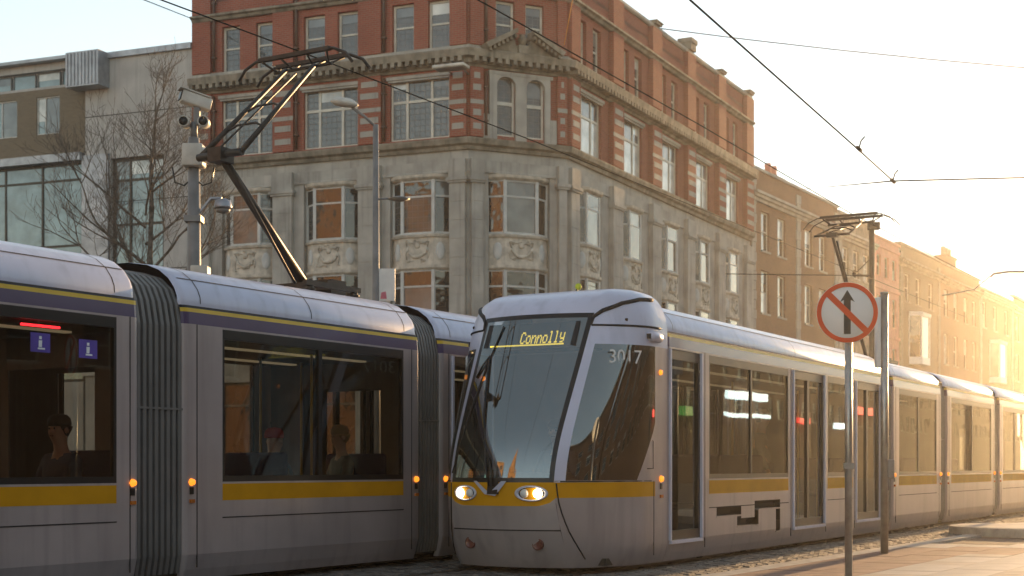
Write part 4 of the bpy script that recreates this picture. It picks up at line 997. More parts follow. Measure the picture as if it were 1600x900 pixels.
# canted bay windows with carved panel
def arc(cx, cz, rx, rz_, a0, a1, n): return [(cx+rx*math.cos(a0+(a1-a0)*i/n), cz+rz_*math.sin(a0+(a1-a0)*i/n)) for i in range(n+1)]
def bay(loc, rz, a, c, pickmid):
    w_ = c - a; k = 0.24*w_; yin, yo = 0.26, -0.16
    P = [(a, yin), (a+k*0.55, -0.02), (a+k, yo), (c-k, yo), (c-k*0.55, -0.02), (c, yin)]
    b = MB()
    def ring(z0, z1, out, mi): b.sweep([(x, y) for x, y in P], [(0,z0),(out,z0),(out,z1),(0,z1)], mi)
    def swp(pr, mi): b.sweep([(x, y) for x, y in P], pr, mi)
    # spandrel wall, sill and head mouldings
    swp([(-0.05,8.72),(0.02,8.72),(0.02,9.80),(-0.05,9.80)], 0)
    swp([(-0.05,9.80),(0.09,9.80),(0.12,9.88),(0.02,9.93),(-0.05,9.93)], 0)
    swp([(-0.05,8.60),(0.05,8.60),(0.10,8.66),(0.10,8.76),(-0.05,8.76)], 0)
    root_ = part('bay_window', b, ['relief'], main, loc, rz)
    b = MB(); swp([(-0.05,11.93),(0.06,11.93),(0.14,12.00),(0.16,12.10),(-0.05,12.12)], 0); put('bay_head', b.mesh('bay_head', 'relief'), root_)
    def post(x, y, z0, z1, w2): f.box(x-w2, x+w2, y-0.02, y+0.10, z0, z1)
    for z0, z1, tr in ((9.93,11.93,11.28),(6.35,8.60,7.95)):
        f = MB()
        post(a+k, yo, z0, z1, 0.065); post(c-k, yo, z0, z1, 0.065); post(a+0.05, yin-0.04, z0, z1, 0.05); post(c-0.05, yin-0.04, z0, z1, 0.05)
        pts = [P[0], P[2], P[3], P[5]]
        for zz in (z0, z1-0.07, tr):
            f.sweep(pts, [(-0.06,zz),(0.0,zz),(0.0,zz+0.07),(-0.06,zz+0.07)])
        for i in range(3):
            p0, p1 = Vector(pts[i]), Vector(pts[i+1]); d_ = (p1-p0); L_ = d_.length; ang = math.atan2(d_.y, d_.x); m_ = (p0+p1)/2
            for (za, zb) in ((z0+0.07, tr), (tr+0.07, z1-0.07)):
                mt = pickmid(i, za) 
                g = MB(); g.box(-L_/2+0.05, L_/2-0.05, 0, 0.012, za, zb)
                o = put('pane', g.mesh('pane', mt), root_, (m_.x-math.sin(ang)*0.03, m_.y+math.cos(ang)*0.03, 0), ang)
                o.rotation_euler = (R(random.uniform(-0.25,0.25)), 0, ang+R(random.uniform(-0.4,0.4)))
        f.box(a, c, yin+0.09, yin+0.12, z0, z1, 1)
        put('bay_frame', f.mesh('bay_frame', ['pale', 'pane']), root_)
    # relief: swag with ribbon ends and leaf knobs, oval medallions at the sides
    g = MB(); m_ = (a+c)/2; hw = (c-a)/2-k-0.12
    jz = random.uniform(-0.05, 0.05); sw = [(x+random.uniform(-.02,.02), z+random.uniform(-.02,.02)) for x, z in arc(m_, 9.42+jz, hw*0.78, 0.34+jz, math.pi, 2*math.pi, 14)]
    g.tube([(x, yo-0.035, z) for x, z in sw], [0.03+0.035*math.sin(math.pi*i/14) for i in range(15)], 7)
    for i in range(1, 14):
        x, z = sw[i]; g.lathe([(0,-0.05),(0.04,-0.03),(0.05,0.0)], (x, yo-0.05, z+0.03*(-1)**i), 'Y', 6)
    for s in (1, -1):
        g.tube([(m_+s*hw*0.78, yo-0.03, 9.44), (m_+s*hw*0.92, yo-0.04, 9.62), (m_+s*hw*0.72, yo-0.04, 9.66), (m_+s*hw*0.6, yo-0.03, 9.52)], 0.03, 6)
        g.tube([(m_+s*hw*0.80, yo-0.03, 9.40), (m_+s*hw*0.95, yo-0.03, 9.2), (m_+s*hw*0.85, yo-0.03, 9.0)], [0.04,0.03,0.015], 6)
    for i in range(14):
        x = m_ + random.uniform(-0.95, 0.95)*hw; z = random.choice([random.uniform(9.55,9.70), random.uniform(8.88,9.02)]); q = random.uniform(0.04,0.075)
        g.tube([(x-q,yo-0.02,z), (x-q*0.3,yo-0.05,z+q*0.6), (x+q*0.5,yo-0.04,z+q*0.3), (x+q,yo-0.02,z-q*0.3)], [0.012,0.03,0.024,0.008], 5)
    g.lathe([(0,-0.05),(0.09,-0.03),(0.12,0.0)], (m_, yo-0.025, 9.50), 'Y', 10); g.tube([(m_-0.3,yo-0.03,9.62),(m_,yo-0.04,9.56),(m_+0.3,yo-0.03,9.62)], 0.025, 6)
    put('swag_relief', g.mesh('swag_relief', 'relief'), root_)
    for (p0, p1) in ((P[1], P[2]), (P[4], P[3])):
        pass
    for s, xx in ((-1, (P[0][0]*0.42+P[2][0]*0.58)), (1, (P[5][0]*0.42+P[3][0]*0.58))):
        yy = yin*0.42 + yo*0.58; ang = math.atan2(yo-yin, k)*(1 if s < 0 else -1)
        ov = MB(); ov.lathe([(0.0,-0.05),(0.15,-0.045),(0.19,-0.02),(0.20,0.03)], (0,0,0), 'Y', 18)
        o = put('medallion', ov.mesh('medallion', 'pale'), root_, (xx, yy-0.06, 9.28), ang); o.scale = (0.9, 1, 1.7)
for (loc, rz, bays) in ((lA, aL, baysL), (lA, aC, bayC), (lB, aR, baysR)):
    for a, c in bays:
        bay(loc, rz, a, c, (lambda i, z: 'panegrey' if i == 1 and 9.9 < z else 'pane') if bays is bayC else (lambda i, z: random.choice(['pane', 'pane', 'pane', 'panegrey', 'lead'])))
# window head mouldings on the brick storey
for (loc, rz, bays) in ((lA, aL, baysL), (lB, aR, baysR)):
    for a, c in bays:
        b = MB(); b.box(a-0.12, c+0.12, -0.10, 0.02, 15.74, 15.86); b.box(a-0.06, c+0.06, -0.05, 0.02, 15.66, 15.74); part('window_head', b, 'stone', main, loc, rz)
# parapet urns and ends
for x, h_ in ((4.7,0.14),(9.1,0.12),(13.5,0.5),(17.9,0.12),(22.4,0.15)):
    b = MB(); b.box(x-0.36, x+0.36, -0.28, 0.30, 20.40, 20.42+h_*0.6); b.box(x-0.41, x+0.41, -0.33, 0.36, 20.42+h_*0.6, 20.42+h_)
    part('parapet_block', b, 'stonedk', main, lB, aR)
b = MB()
ring = [Vector(p) for p in PATH] + [EN-A+Vector((-11,5.5)), LE-A+Vector((4.2,11.0))]
b.prism([(p.x, p.y) for p in ring], 19.6, 19.75, 0, 'XY'); part('roof', b, 'slate', main)
b = MB()
for p0, p1 in ((ring[3], ring[4]), (ring[4], ring[5]), (ring[5], ring[0])):
    b.add([(p0.x,p0.y,G-0.05),(p1.x,p1.y,G-0.05),(p1.x,p1.y,20.3),(p0.x,p0.y,20.3)], [(0,1,2,3)])
part('rear_wall', b, 'bbrick', main)
# floodlight bar bolted to the left face
fl = MB(); fl.bbox(-0.95,0.30,-1.15,-0.55,15.72,15.84,0.03,0); fl.box(-0.85,0.2,-1.1,-0.6,15.70,15.72,1); fl.tube([(-0.6,0,15.7),(-0.6,-0.7,15.8)], 0.03, 6, 1); fl.tube([(0.0,0,15.7),(0.0,-0.7,15.8)], 0.03, 6, 1)
part('floodlight', fl, ['cream', 'greypaint'], main, lA, aL)

# --- left neighbour
nb_ = thing('office_building', 'modern tan brick and concrete office with a glazed lower front, left of the red block', 'building', (LE.x, LE.y, 0))
lN = (0,0,0)
tanw = [(-7.70,-6.52,15.08,16.64),(-9.95,-8.70,15.08,16.64),(-12.1,-10.9,15.08,16.64)]
b = MB(); wall(b, -13.0, -5.15, 14.15, 16.95, tanw, 0.14); part('tan_wall', b, 'tanbrick', nb_, lN, aL)
b = MB(); wall(b, -13.0, -5.15, 16.95, 18.02, [(-12.9,-5.3,17.05,17.72)], 0.25); part('attic_band', b, 'concrete', nb_, lN, aL)
for i in range(6):
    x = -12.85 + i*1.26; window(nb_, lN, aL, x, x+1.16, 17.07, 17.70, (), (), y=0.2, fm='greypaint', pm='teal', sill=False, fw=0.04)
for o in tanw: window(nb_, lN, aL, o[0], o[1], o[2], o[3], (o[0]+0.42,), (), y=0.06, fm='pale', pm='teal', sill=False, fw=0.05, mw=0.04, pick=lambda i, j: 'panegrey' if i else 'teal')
cw = [(-3.9,-1.35,5.0,13.80)]
b = MB(); wall(b, -5.15, -0.02, G, 17.85, cw, 0.2, y=-0.1); part('concrete_wall', b, 'concrete', nb_, lN, aL)
for z in (9.2, 12.0, 15.55): 
    b = MB(); b.box(-5.14,-0.03,-0.115,-0.10,z,z+0.03); part('panel_joint', b, 'seam', nb_, lN, aL)
b = MB(); b.box(-13.1,-5.16,-0.38,0.1,18.02,18.15); b.box(-5.2,0.0,-0.25,0.12,17.85,18.08); part('roof_edge', b, 'louvre', nb_, lN, aL)
b = MB(); b.box(-5.55,-3.95,-0.85,-0.12,16.66,18.06)
for i in range(9): b.box(-5.50+i*0.17,-5.44+i*0.17,-0.89,-0.85,16.72,18.0)
part('louvre_box', b, 'louvre', nb_, lN, aL)
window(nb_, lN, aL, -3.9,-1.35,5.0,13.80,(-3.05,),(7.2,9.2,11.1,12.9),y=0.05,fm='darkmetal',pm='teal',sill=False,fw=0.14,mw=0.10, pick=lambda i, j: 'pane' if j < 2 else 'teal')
b = MB(); b.box(-5.25,-3.95,-0.22,-0.11,5.0,14.0); part('metal_panel', b, 'louvre', nb_, lN, aL)
b = MB(); b.box(-13.0,-5.25,-0.35,0.0,13.82,14.14); part('canopy_fascia', b, 'louvre', nb_, lN, aL)
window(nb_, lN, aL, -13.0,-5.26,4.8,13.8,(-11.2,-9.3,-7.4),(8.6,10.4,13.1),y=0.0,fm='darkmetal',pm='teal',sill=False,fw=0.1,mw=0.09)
b = MB(); b.box(-13.0,-5.26,-0.1,0.1,G,4.78); part('ground_floor', b, 'concrete', nb_, lN, aL)
b = MB(); b.box(-13.0,-0.03,0.35,11,G,17.9); part('building_core', b, 'concrete', nb_, lN, aL)

# --- terrace running down the street
E0 = Vector((12.315, 76.142)); aW = math.atan2(0.86242, 0.5062); uW = Vector((0.5062, 0.86242))
def terrace(name, label, s0, s1, top, wm, trim, rows, wins, corn=None, quoins=(), ww=1.25, bands=(), pots=(), par=None, fm='offwhite', chim=(), bayw=(), pick=None):
    P = E0 + uW*s0; r_ = thing(name, label, 'building', (P.x, P.y, 0))
    L_ = s1 - s0
    ops = [(x, x+ww, z0, z1) for x in wins for z0, z1 in rows]
    b = MB(); wall(b, 0, L_, 4.4, top, ops, 0.25); part('front_wall', b, wm, r_, (0,0,0), aW)
    b = MB(); b.box(0, L_, 0.0, 0.3, G, 4.15); b.box(0, L_, -0.25, 0.3, 4.15, 4.39); part('shopfront', b, 'stonedk', r_, (0,0,0), aW)
    for i in range(max(1, int(L_/3.2))):
        x = 0.4 + i*(L_-0.4)/max(1, int(L_/3.2)); 
        if x+2.4 < L_: 
            sw = MB(); grid_frame(sw, x, x+2.4, G+0.4, 3.7, (x+1.2,), (), -0.06, -0.005, 0.08, 0.06); so_ = part('shop_window', sw, 'darkmetal', r_, (0,0,0), aW)
            pane_obj(x+0.08, x+2.32, G+0.48, 3.62, -0.025, 'pane', so_, None, None)
    for o in ops:
        window(r_, (0,0,0), aW, o[0], o[1], o[2], o[3], (), ((o[2]+o[3])/2,), y=0.13, fm=fm, pm='pane', sm=trim, pick=pick or (lambda i, j: random.choice(['pane', 'blind', 'pane', 'panegrey'])))
    if corn:
        b = MB(); b.box(0, L_, -0.40, 0.0, corn, corn+0.14); b.box(0, L_, -0.28, 0.0, corn-0.16, corn); b.box(0, L_, -0.14, 0.0, corn-0.34, corn-0.16)
        part('cornice', b, trim, r_, (0,0,0), aW)
    b = MB(); b.box(0, L_, -0.10, 0.32, top, top+0.14); part('coping', b, trim, r_, (0,0,0), aW)
    for z in bands:
        b = MB(); b.box(0, L_, -0.10, 0.0, z, z+0.2); part('string_course', b, trim, r_, (0,0,0), aW)
    for x in quoins:
        q = MB()
        for i in range(int((top-4.6)/0.5)):
            e = 0.08 if i % 2 else 0.0; k = MB(); k.box(-0.28-e, 0.28+e, -0.08, 0.0, 0, 0.47)
            nm = 'qa' if i % 2 else 'qb'
            if (nm, trim) not in SB: SB[(nm, trim)] = k.mesh('quoin', trim)
            o = put('quoin', SB[(nm, trim)], r_, (math.cos(aW)*x, math.sin(aW)*x, 4.5+i*0.5), aW)
    b = MB(); b.box(0.02, L_-0.02, 0.31, 9.5, G, top-0.5); part('building_core', b, wm, r_, (0,0,0), aW)
    for (x, y, h_, n) in chim:
        b = MB(); b.box(x-0.9*n/2, x+0.9*n/2, y-0.45, y+0.45, top-0.6, top+h_); b.box(x-0.9*n/2-0.08, x+0.9*n/2+0.08, y-0.53, y+0.53, top+h_, top+h_+0.18)
        ch_ = part('chimney', b, wm, r_, (0,0,0), aW)
        pb = MB()
        for i in range(n):
            cx = x-0.9*n/2+0.45+0.9*i
            k = MB(); k.lathe([(0.2,0),(0.17,0.5),(0.20,0.55),(0.17,0.7)], (cx, y, top+h_+0.18), 'Z', 10); put('chimney_pot', k.mesh('chimney_pot', 'pink'), ch_)
    for (a, c, z0, z1) in bayw:
        k = 0.5; P2 = [(a, 0.0), (a+k, -0.75), (c-k, -0.75), (c, 0.0)]
        b = MB(); b.sweep(P2, [(-0.02,z0-0.5),(0.06,z0-0.5),(0.06,z0),(-0.02,z0)]); b.sweep(P2, [(-0.02,z1),(0.10,z1),(0.14,z1+0.25),(-0.02,z1+0.3)])
        for x, y in P2: b.box(x-0.07, x+0.07, y-0.05, y+0.08, z0, z1)
        b.prism([(x, y) for x, y in P2], z1+0.2, z1+0.3, 0, 'XY'); b.prism([(x, y) for x, y in P2], z0-0.5, z0-0.4, 0, 'XY')
        for i in range(3):
            p0, p1 = Vector(P2[i]), Vector(P2[i+1]); m_ = (p0+p1)/2
        bw = part('bay_window', b, 'white', r_, (0,0,0), aW)
        for i in range(3):
            p0, p1 = Vector(P2[i]), Vector(P2[i+1]); d_ = p1-p0; m_ = (p0+p1)/2; g = MB(); g.box(-d_.length/2+0.05, d_.length/2-0.05, 0, 0.02, z0, z1)
            put('pane', g.mesh('pane', random.choice(['pane', 'panegrey'])), bw, (m_.x, m_.y, 0), math.atan2(d_.y, d_.x))
    return r_
terrace('terrace_building', 'brown brick terrace building with pale quoin strips beside the red corner block', 0.02, 14.3, 16.82, 'bbrick', 'stone',
        [(12.72,14.78),(9.42,11.66),(6.2,8.4)], (1.55,4.05,8.45,10.95), corn=15.5, quoins=(0.35,7.25,14.0), chim=((5.4,0.9,0.25,2),))
terrace('terrace_building', 'narrower grey stone terrace building with a window band, left of the pink one', 14.32, 21.68, 16.6, 'stonedk', 'stone',
        [(13.0,14.72),(9.6,11.7),(6.2,8.4)], (1.0,3.1,5.2), corn=15.4, bands=(12.3,), quoins=(0.4,), ww=1.2)
terrace('terrace_building', 'pink rendered narrow terrace building with small windows', 21.7, 27.6, 16.15, 'pink', 'pink',
        [(13.75,15.15),(10.6,12.5),(7.0,9.2)], (0.7,2.5,4.3), ww=0.95, bands=(12.9,9.8,15.6), fm='greypaint')
terrace('terrace_building', 'brown brick terrace building with a white bay window, right of the pink one', 27.62, 38.4, 16.45, 'tanbrick', 'stonedk',
        [(12.7,14.6)], (1.4,4.2,7.6), corn=15.35, quoins=(0.4,10.4), bayw=((2.4,5.4,8.9,11.75),))
terrace('terrace_building', 'brown brick terrace building under the tall chimney stack', 38.42, 51.0, 16.40, 'bbrick', 'stonedk',
        [(12.6,14.6),(9.0,11.3)], (1.2,4.2,7.4,10.2), corn=15.3, chim=((5.4,0.9,1.0,3),))
terrace('terrace_building', 'farther terrace building with alternating quoins and a pale bay', 51.02, 64.0, 15.9, 'tanbrick', 'stone',
        [(12.8,14.9)], (1.2,5.2,9.6), corn=15.5, quoins=(0.4,12.5), bayw=((3.6,7.0,8.8,11.6),))
terrace('terrace_building', 'farthest terrace building at the right edge of the picture', 64.02, 84.0, 16.5, 'bbrick', 'stone',
        [(12.6,14.8),(9.0,11.4)], (1.2,5.0,9.0,13.0,17.0), corn=15.4)
# --- across the street and behind the camera: seen in the glass of trams and windows
def plain_block(name, label, P0, ang, L_, top, wm, n, rows, face=1, depth=12):
    r_ = thing(name, label, 'building', (P0[0], P0[1], 0))
    w_ = L_/n; ops = [(i*w_+w_*0.28, i*w_+w_*0.72, z0, z1) for i in range(n) for z0, z1 in rows]
    b = MB(); wall(b, 0, L_, G-0.05, top, ops, 0.25); part('front_wall', b, wm, r_, (0,0,0), ang)
    for o in ops: window(r_, (0,0,0), ang, o[0], o[1], o[2], o[3], (), ((o[2]+o[3])/2,), y=0.15, pm='pane')
    b = MB(); b.box(0, L_, -0.35, 0.3, top, top+0.35); part('cornice', b, 'stone', r_, (0,0,0), ang)
    b = MB(); b.box(0.03, L_-0.03, 0.5, depth, G-0.05, top-0.02); part('building_core', b, wm, r_, (0,0,0), ang)
    return r_
for i in range(11):
    t0 = 258 - i*30; base = TD*t0 - TN*25.0
    blk = plain_block('street_building', 'plain brick block across the street, ' + ['farthest along it', 'second farthest along it', 'third farthest along it', 'fourth farthest along it', 'fifth farthest along it', 'sixth farthest along it', 'well beyond the far end of the trams', 'beside the far end of the trams', 'right of the camera',
                 'just behind the camera', 'farthest behind the camera'][i],
                (base.x, base.y), TA+math.pi, 29.5, (14.6,15.4,14.2,15.2,15.0,14,15.5,13.8,15.5,14,15)[i], 'bbrick', 8, [(5.4,7.2),(8.4,10.2),(11.2,12.8)])
    if i in (3, 4, 5):     # lit shop signs, mirrored in the tram windows
        for x0, x1, z0, z1, mt in {3: ((14, 20, 6.6, 7.4, 'ledred'), (23, 27, 5.0, 5.5, 'signlit')), 4: ((19.5, 28, 6.7, 7.35, 'signlit'), (18.5, 29, 5.3, 5.6, 'signlit'), (5, 9, 5.2, 5.7, 'ledred')), 5: ((4, 8, 5.0, 5.6, 'green'), (20, 24, 4.6, 5.1, 'ledred'))}[i]:
            q_ = MB(); q_.box(x0, x1, -0.5, 0.0, z0, z1); part('lit_shop_sign', q_, mt, blk, (0,0,0), TA+math.pi)
r = Vector((0.757, 0.653)); a_ = math.atan2(-0.757, 0.653)
ctr = Vector((-55.0, 13.0)) 
uu = Vector((-0.653, 0.757))
P0 = ctr - uu*30
plain_block('street_building', 'sunlit orange brick warehouse behind the camera, mirrored in the bay windows', (P0.x, P0.y), math.atan2(uu.y, uu.x), 44, 24.0, 'obrick', 11, [(5,7.4),(9,11.4),(13,15.4),(17,19.4),(20.6,22.6)])

ch = thing('church_tower', 'pale stone church tower with a tall spire behind the camera, mirrored in the windscreen', 'church', (-27.0, -13.0, 0), 0.7)
b = MB(); b.box(-2.6,2.6,-2.6,2.6,G,17.5)
for x in (-2.7, 2.2):
    for y in (-2.7, 2.2): b.box(x, x+0.5, y, y+0.5, G, 19.0)
part('tower', b, 'obrick', ch)
b = MB(); b.lathe([(2.9,17.5),(2.5,18.0),(1.3,24.0),(0.4,30.0),(0.0,33.0)], (0,0,0), 'Z', 8, 0, False); part('spire', b, 'obrick', ch)
for x0, x1, y0, y1 in ((-0.8,0.8,2.55,2.7),(-0.8,0.8,-2.7,-2.55),(2.55,2.7,-0.8,0.8),(-2.7,-2.55,-0.8,0.8)):
    b = MB(); b.box(x0,x1,y0,y1,12.5,16.2); part('belfry_opening', b, 'pane', ch)

# ------------------------------------------------------------------ signs, posts, lamps
sg_ = thing('traffic_sign', 'round red-ringed no-straight-ahead sign with black arrow on a steel post', 'traffic sign', (3.345, 14.7, 0))
b = MB(); b.tube([(0.02,0.03,G-0.05),(0.02,0.03,3.10)], 0.038, 14); b.box(-0.03,0.07,-0.012,0.07,1.30,1.36); part('post', b, 'steel', sg_)
b = MB(); b.lathe([(0.0,-0.005),(0.300,-0.005),(0.304,0.0),(0.300,0.010),(0.0,0.010)], (0,-0.02,2.86), 'Y', 48); face = part('sign_face', b, 'signw', sg_)
b = MB(); n = 56
vs = [(rr*math.cos(2*math.pi*i/n), -0.0285 if q else -0.026, 2.86+rr*math.sin(2*math.pi*i/n)) for q in (1,) for rr in (0.255, 0.300) for i in range(n)]
b.add(vs, [(i, (i+1)%n, n+(i+1)%n, n+i) for i in range(n)])
put('red_ring', b.mesh('red_ring', 'red'), face)
b = MB(); b.prism([(-0.034,2.645),(0.034,2.645),(0.034,2.985),(0.072,2.965),(0.0,3.085),(-0.072,2.965),(-0.034,2.985)], -0.0275, -0.0255); put('arrow', b.mesh('arrow', 'signb'), face)
b = MB(); q = 0.7071; hw = 0.03; L_ = 0.262
b.prism([(-L_*q-hw*q, 2.86+L_*q-hw*q), (L_*q-hw*q, 2.86-L_*q-hw*q), (L_*q+hw*q, 2.86-L_*q+hw*q), (-L_*q+hw*q, 2.86+L_*q+hw*q)], -0.030, -0.0276); put('slash_bar', b.mesh('slash_bar', 'red'), face)
sg_.rotation_euler = (0, 0, R(-6))
ps = thing('sign_post', 'bare steel post carrying a sign box seen edge-on, right of the round sign', 'post', (5.06, 20.0, 0))
b = MB(); b.tube([(0,0,G-0.05),(0,0,3.66)], 0.052, 14, 0); b.lathe([(0.056,3.66),(0.056,3.69),(0.0,3.70)], (0,0,0), 'Z', 14); part('post', b, 'steel', ps)
b = MB(); b.bbox(-0.125,-0.056,-0.06,0.06,2.66,3.62,0.015); part('sign_box', b, 'white', ps)
b = MB(); b.bbox(0.03,0.13,-0.06,0.06,1.16,1.42,0.02); b.tube([(0.05,0,1.0),(0.05,0,1.16)], 0.02, 8); part('push_button_box', b, 'greypaint', ps)

cc = thing('camera_pole', 'grey pole with a cluster of surveillance cameras and a small globe lamp', 'camera pole', (-5.25, 24.3, 0))
b = MB(); b.tube([(0,0,G),(0,0,4.2),(0,0,6.75)], [0.13,0.12,0.09], 14); b.box(-0.14,0.14,-0.14,0.14,5.35,5.45); part('pole', b, 'greypaint', cc)
b = MB(); b.bbox(-0.16,0.18,-0.22,0.12,6.25,6.62,0.03); part('equipment_box', b, 'cream', cc)
b = MB(); b.bbox(0.14,0.48,-0.18,0.08,6.34,6.56,0.03); part('equipment_box', b, 'white', cc)
cm = MB(); cm.tube([(0,0,6.75),(0,0,7.0)], 0.06, 8, 2); cm.bbox(0.00,0.10,-0.05,0.05,6.95,7.30,0.01,2)
part('camera_bracket', cm, ['white', 'black', 'greypaint'], cc)
cm = MB(); cm.bbox(-0.24,0.26,-0.11,0.11,-0.10,0.10,0.025,0); cm.box(-0.30,0.22,-0.13,0.13,0.10,0.118,0); cm.box(-0.262,-0.24,-0.08,0.08,-0.075,0.075,1)
o = part('camera_housing', cm, ['cream', 'black'], cc, (0.02,0,7.36)); o.rotation_euler = (0, R(14), R(25))
for x in (-0.13, 0.19):
    l = MB(); l.lathe([(0.0,-0.20),(0.075,-0.20),(0.085,-0.22),(0.095,-0.2),(0.085,0.0),(0.0,0.03)], (x,0.0,6.98), 'Y', 16, 0); l.lathe([(0.0,-0.215),(0.07,-0.213),(0.07,-0.19)], (x,0,6.98), 'Y', 16, 1)
    part('infrared_lamp', l, ['cream', 'black'], cc)
for x in (-0.3, 0.3):
    l = MB(); l.tube([(0,0,6.1),(x*0.5,-0.05,5.95),(x,-0.05,6.0),(x*1.15,-0.05,6.25)], 0.014, 6); part('cable_loop', l, 'black', cc)
l = MB(); l.tube([(0,0,5.4),(0.12,0,5.55),(0.28,0,5.75),(0.46,0,5.74)], 0.028, 8, 0); l.lathe([(0.05,0.16),(0.13,0.13),(0.15,0.03),(0.15,0.0)], (0.48,0,5.58), 'Z', 16, 1); l.lathe([(0.12,0.0),(0.11,-0.06),(0.0,-0.09)], (0.48,0,5.58), 'Z', 16, 2)
part('globe_lamp', l, ['louvre', 'louvre', 'greypaint'], cc)
l = MB(); l.bbox(-0.02,0.26,-0.2,0.1,4.2,4.62,0.02); part('junction_box', l, 'cream', cc)

lp = thing('street_lamp', 'slender grey street lamp with an upper lamp on an arm and lower disc lamp', 'street lamp', (-2.96, 32.0, 0))
b = MB(); b.tube([(0,0,G),(0,0,4.0),(0,0,8.75)], [0.10,0.085,0.06], 12, 0); b.tube([(0,0,8.70),(-0.25,-0.02,8.93),(-0.52,-0.03,9.12)], 0.03, 8, 0); part('pole', b, 'greypaint', lp)
b = MB(); b.lathe([(0.0,0.13),(0.16,0.11),(0.27,0.04),(0.30,0.0),(0.22,-0.05),(0.0,-0.08)], (0,0,0), 'Z', 20, 0); o = part('lamp_head', b, ['cream'], lp, (-0.68,-0.03,9.2)); o.rotation_euler = (0, R(8), 0); o.scale = (1.05,0.6,1)
b = MB(); b.tube([(0,0,7.12),(0.3,0,7.15)], 0.022, 8, 0); b.lathe([(0.0,0.06),(0.12,0.05),(0.25,0.0),(0.1,-0.04),(0.0,-0.05)], (0.50,0,7.13), 'Z', 18, 0); part('disc_lamp', b, 'greypaint', lp)
b = MB(); b.box(0.07,0.42,-0.02,0.02,4.92,5.62,0); b.add([(0.10,-0.021,4.96),(0.24,-0.021,4.96),(0.22,-0.021,5.12),(0.12,-0.021,5.1)], [(0,1,2,3)], 1); part('banner_sign', b, ['white', 'posterp'], lp)
mp = thing('traction_pole', 'slim brown overhead-wire pole behind the second tram with a side bracket', 'pole', (9.78, 40.0, 0))
b = MB(); b.tube([(0,0,G),(0,0,8.0)], [0.10,0.075], 12); b.tube([(0,0,6.5),(-0.55,-0.1,6.5)], 0.03, 8); b.tube([(0,0,7.0),(-0.5,-0.1,6.52)], 0.016, 6); part('pole', b, 'darkmetal', mp)
b = MB(); b.box(-0.1,0.2,-0.1,0.1,7.75,7.95); b.lathe([(0.04,0),(0.07,0.03),(0.04,0.06),(0.07,0.09),(0.04,0.12)], (-0.5,-0.1,6.52), 'Z', 10); part('insulator', b, 'darkmetal', mp)
bk = thing('traction_pole', 'pole just beyond the right edge whose bracket arm reaches into the picture', 'pole', (13.0, 35.0, 0))
b = MB(); b.tube([(0,0,G),(0,0,6.6)], [0.1,0.08], 12); b.tube([(0,0,5.95),(-1.2,0,5.95),(-1.55,0,5.9),(-1.62,0,5.82)], 0.03, 8); b.tube([(-1.62,0,5.85),(-1.95,0.2,5.55),(-2.6,0.6,5.45)], 0.016, 6); part('bracket_pole', b, 'steel', bk)

# ------------------------------------------------------------------ wires
def wire(label, pts, r_=0.011, sag=0.0, clamps=(), name='overhead_wire', mt='wire'):
    pts = [Vector(p) for p in pts]; out = []
    for a, b_ in zip(pts, pts[1:]):
        n = 10 if sag else 1
        for i in range(n): q = i/n; out.append(a.lerp(b_, q) - Vector((0,0,sag*4*q*(1-q))))
    out.append(pts[-1]); O = out[0].copy()
    t = thing(name, label, 'wire', tuple(O))
    b = MB(); b.tube([p-O for p in out], r_, 6); part('cable', b, mt, t)
    for c in clamps:
        b = MB(); c = Vector(c)-O; d_ = (out[1]-out[0]).normalized()
        b.tube([c-d_*0.12, c+d_*0.12], 0.03, 6); b.tube([c, c+Vector((0.03,0,0.12)), c+Vector((0.09,0,0.19))], 0.012, 5); part('clamp', b, mt, t)
    return t
def C3(c, t, z, y=0.0): return Vector(onT(c, t, y, z))
wire('contact wire above the left tram, touching its raised pantograph', [C3(CL,-26,6.36), C3(CL,-10,6.36), C3(CL,-0.75,6.37), C3(CL,4.7,6.34), PIV+TDF*30+Vector((0,0,6.25))], 0.008)
wire('contact wire above the Connolly tram', [Vector(onF(-26,0,6.4)), Vector(onF(-2,0,6.36)), Vector(onF(4,0,6.28)), Vector(onF(11.5,0,6.12)), Vector(onF(30,0,6.1)), Vector(onF(60,0,6.1))], 0.008)
wire('wire crossing the sky from the top edge down to the junction clamp', [(-8.5,-5.0,6.5), (1.9,15.7,6.3), (5.35,22.7,6.2), (6.47,25.0,6.17)], 0.012, clamps=((5.35,22.7,6.22),(6.47,25.0,6.17)))
wire('thin span wire from the terrace parapet through the junction clamp to the right edge', [(16.0,82.4,16.8), (6.47,25.0,6.17), (13.0,24.0,6.15)], 0.014, 0.0)
wire('long sagging wire from the red block parapet across the sky to the right', [(6.4,64.3,20.45), (45,62,17.0)], 0.024, 0.6)
wire('wire fixed to the left end of the red block, rising out of the top edge', [(LE.x+0.05, LE.y-0.3, 18.95), (-9.7,30,11.7), (-10.4,20,9.6)], 0.016)
wire('dark wire strung across the face of the red block at third-floor level', [(-3.3,45.0,15.2), (5.0,62.0,17.4)], 0.02, 0.3) if False else None
wire('low wire crossing before the terrace, level with the tram roof', [(5.8,40.0,6.55), (9.78,40.0,6.5)], 0.012)
wire('short anchor wire from the corner bay of the red block toward the track', [(1.6,55.0,11.2), (5.6,45.0,9.2), (9.78,40.0,7.9)], 0.012, 0.0) if False else None
wire('hanging wire with a painted orange glint, from the parapet at the corner of the red block', [(B.x+0.75,B.y-0.1,20.6),(B.x+0.25,B.y-0.4,19.0),(B.x-0.1,B.y-0.5,17.1)], 0.02, name='glint_wire', mt='orange')  # orange glint of light put into the wire's own colour
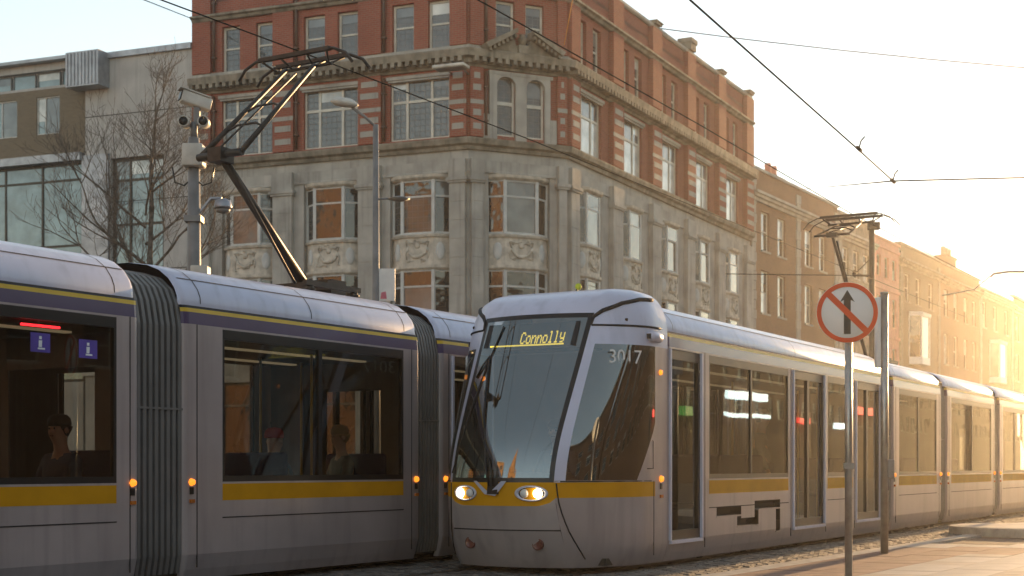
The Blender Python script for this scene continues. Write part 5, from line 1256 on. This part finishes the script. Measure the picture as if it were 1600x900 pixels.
for (x, y, h_, lb) in ((-10.4,20,9.8,'wire pole left of the frame, beside the left tram'), (13.0,24.0,6.5,'wire pole right of the frame, near the traffic island'), (45,62,17.3,'tall wire pole right of the frame, across the street')):
    t = thing('traction_pole', lb, 'pole', (x, y, 0)); b = MB(); b.tube([(0,0,G),(0,0,h_)], [0.1,0.07], 10); part('pole', b, 'greypaint', t)

# ------------------------------------------------------------------ bare winter tree
def tree(label, x, y, h_, seed):
    rn = random.Random(seed); t = thing('bare_tree', label, 'tree', (x, y, 0))
    tr = MB(); cr = MB()
    def grow(p, d, L_, r_, lev, mb):
        pts = [p]; rs = [r_]; n = 4
        for i in range(n):
            d = (d + Vector((rn.uniform(-.13,.13), rn.uniform(-.13,.13), rn.uniform(-.02,.12)))).normalized()
            p = p + d*L_/n; pts.append(p); rs.append(max(0.0035, r_*(1-0.40*(i+1)/n)))
        mb.tube(pts, rs, 7 if lev < 2 else 4, 0, cap=False)
        if lev >= 6 or r_ < 0.0022: return
        k = 3 if lev < 4 else 2
        for j in range(k + (1 if rn.random() < 0.6 else 0)):
            q = pts[-1] if j == 0 else pts[rn.randint(1, n-0)]
            ax = Vector((rn.uniform(-1,1), rn.uniform(-1,1), rn.uniform(-0.15,0.5))).normalized()
            sp = 0.28 if j == 0 else 0.75
            grow(q, (d*(1-sp*0.45) + ax*sp).normalized(), L_*rn.uniform(0.58,0.80), r_*(0.66 if j == 0 else rn.uniform(0.42,0.58)), lev+1, cr)
    pts = [Vector((0,0,G)), Vector((0.02,0.02,2.0)), Vector((0.06,0,4.2)), Vector((0.12,0.02,5.9)), Vector((0.18,0.02,7.5))]
    tr.tube(pts, [0.17,0.13,0.115,0.09,0.065], 10)
    part('trunk', tr, 'bark', t)
    for z, ang, L_, r_ in ((4.5,3.0,1.75,0.05),(4.9,0.2,1.45,0.05),(5.4,2.2,1.4,0.042),(5.8,-0.5,1.3,0.04),(6.1,3.5,1.5,0.045),(6.6,0.5,1.2,0.035),(7.0,3.2,1.2,0.035),(7.3,-1.2,1.1,0.03)):
        grow(Vector((0.04,0.01,z)), Vector((math.cos(ang)*0.75, math.sin(ang)*0.6, 0.65)).normalized(), L_, r_, 1, cr)
    grow(Vector((0.18,0.02,7.5)), Vector((0.05,0,1)), 1.3, 0.055, 0, cr)
    part('crown', cr, 'bark', t)
tree('bare winter street tree in front of the concrete office wall', -8.75, 35.0, 10.4, 5)

for stem_, g_ in (('tram', 'trams passing in the street'), ('person', 'people inside the trams'), ('terrace_building', 'terrace buildings down the street'),
                 ('street_building', 'brick blocks across the street'), ('overhead_wire', 'overhead wires'), ('traction_pole', 'poles holding the overhead wires')):
    for o in bpy.data.objects:
        if o.parent is None and o.name.split('.')[0] == stem_: o['group'] = g_

# ------------------------------------------------------------------ haze
hz_ = MB(); hz_.box(-500, 500, -500, 500, -1.5, 27.0)
hm = bpy.data.materials.new('haze_air'); hm.use_nodes = True; nt = hm.node_tree; nt.nodes.clear()
o_ = nt.nodes.new('ShaderNodeOutputMaterial'); v_ = nt.nodes.new('ShaderNodeVolumePrincipled')
v_.inputs['Color'].default_value = (0.98, 0.94, 0.88, 1); v_.inputs['Density'].default_value = 0.0006; v_.inputs['Anisotropy'].default_value = 0.88
nt.links.new(v_.outputs[0], o_.inputs['Volume'])
tag(part('haze', hz_, hm), kind='stuff')
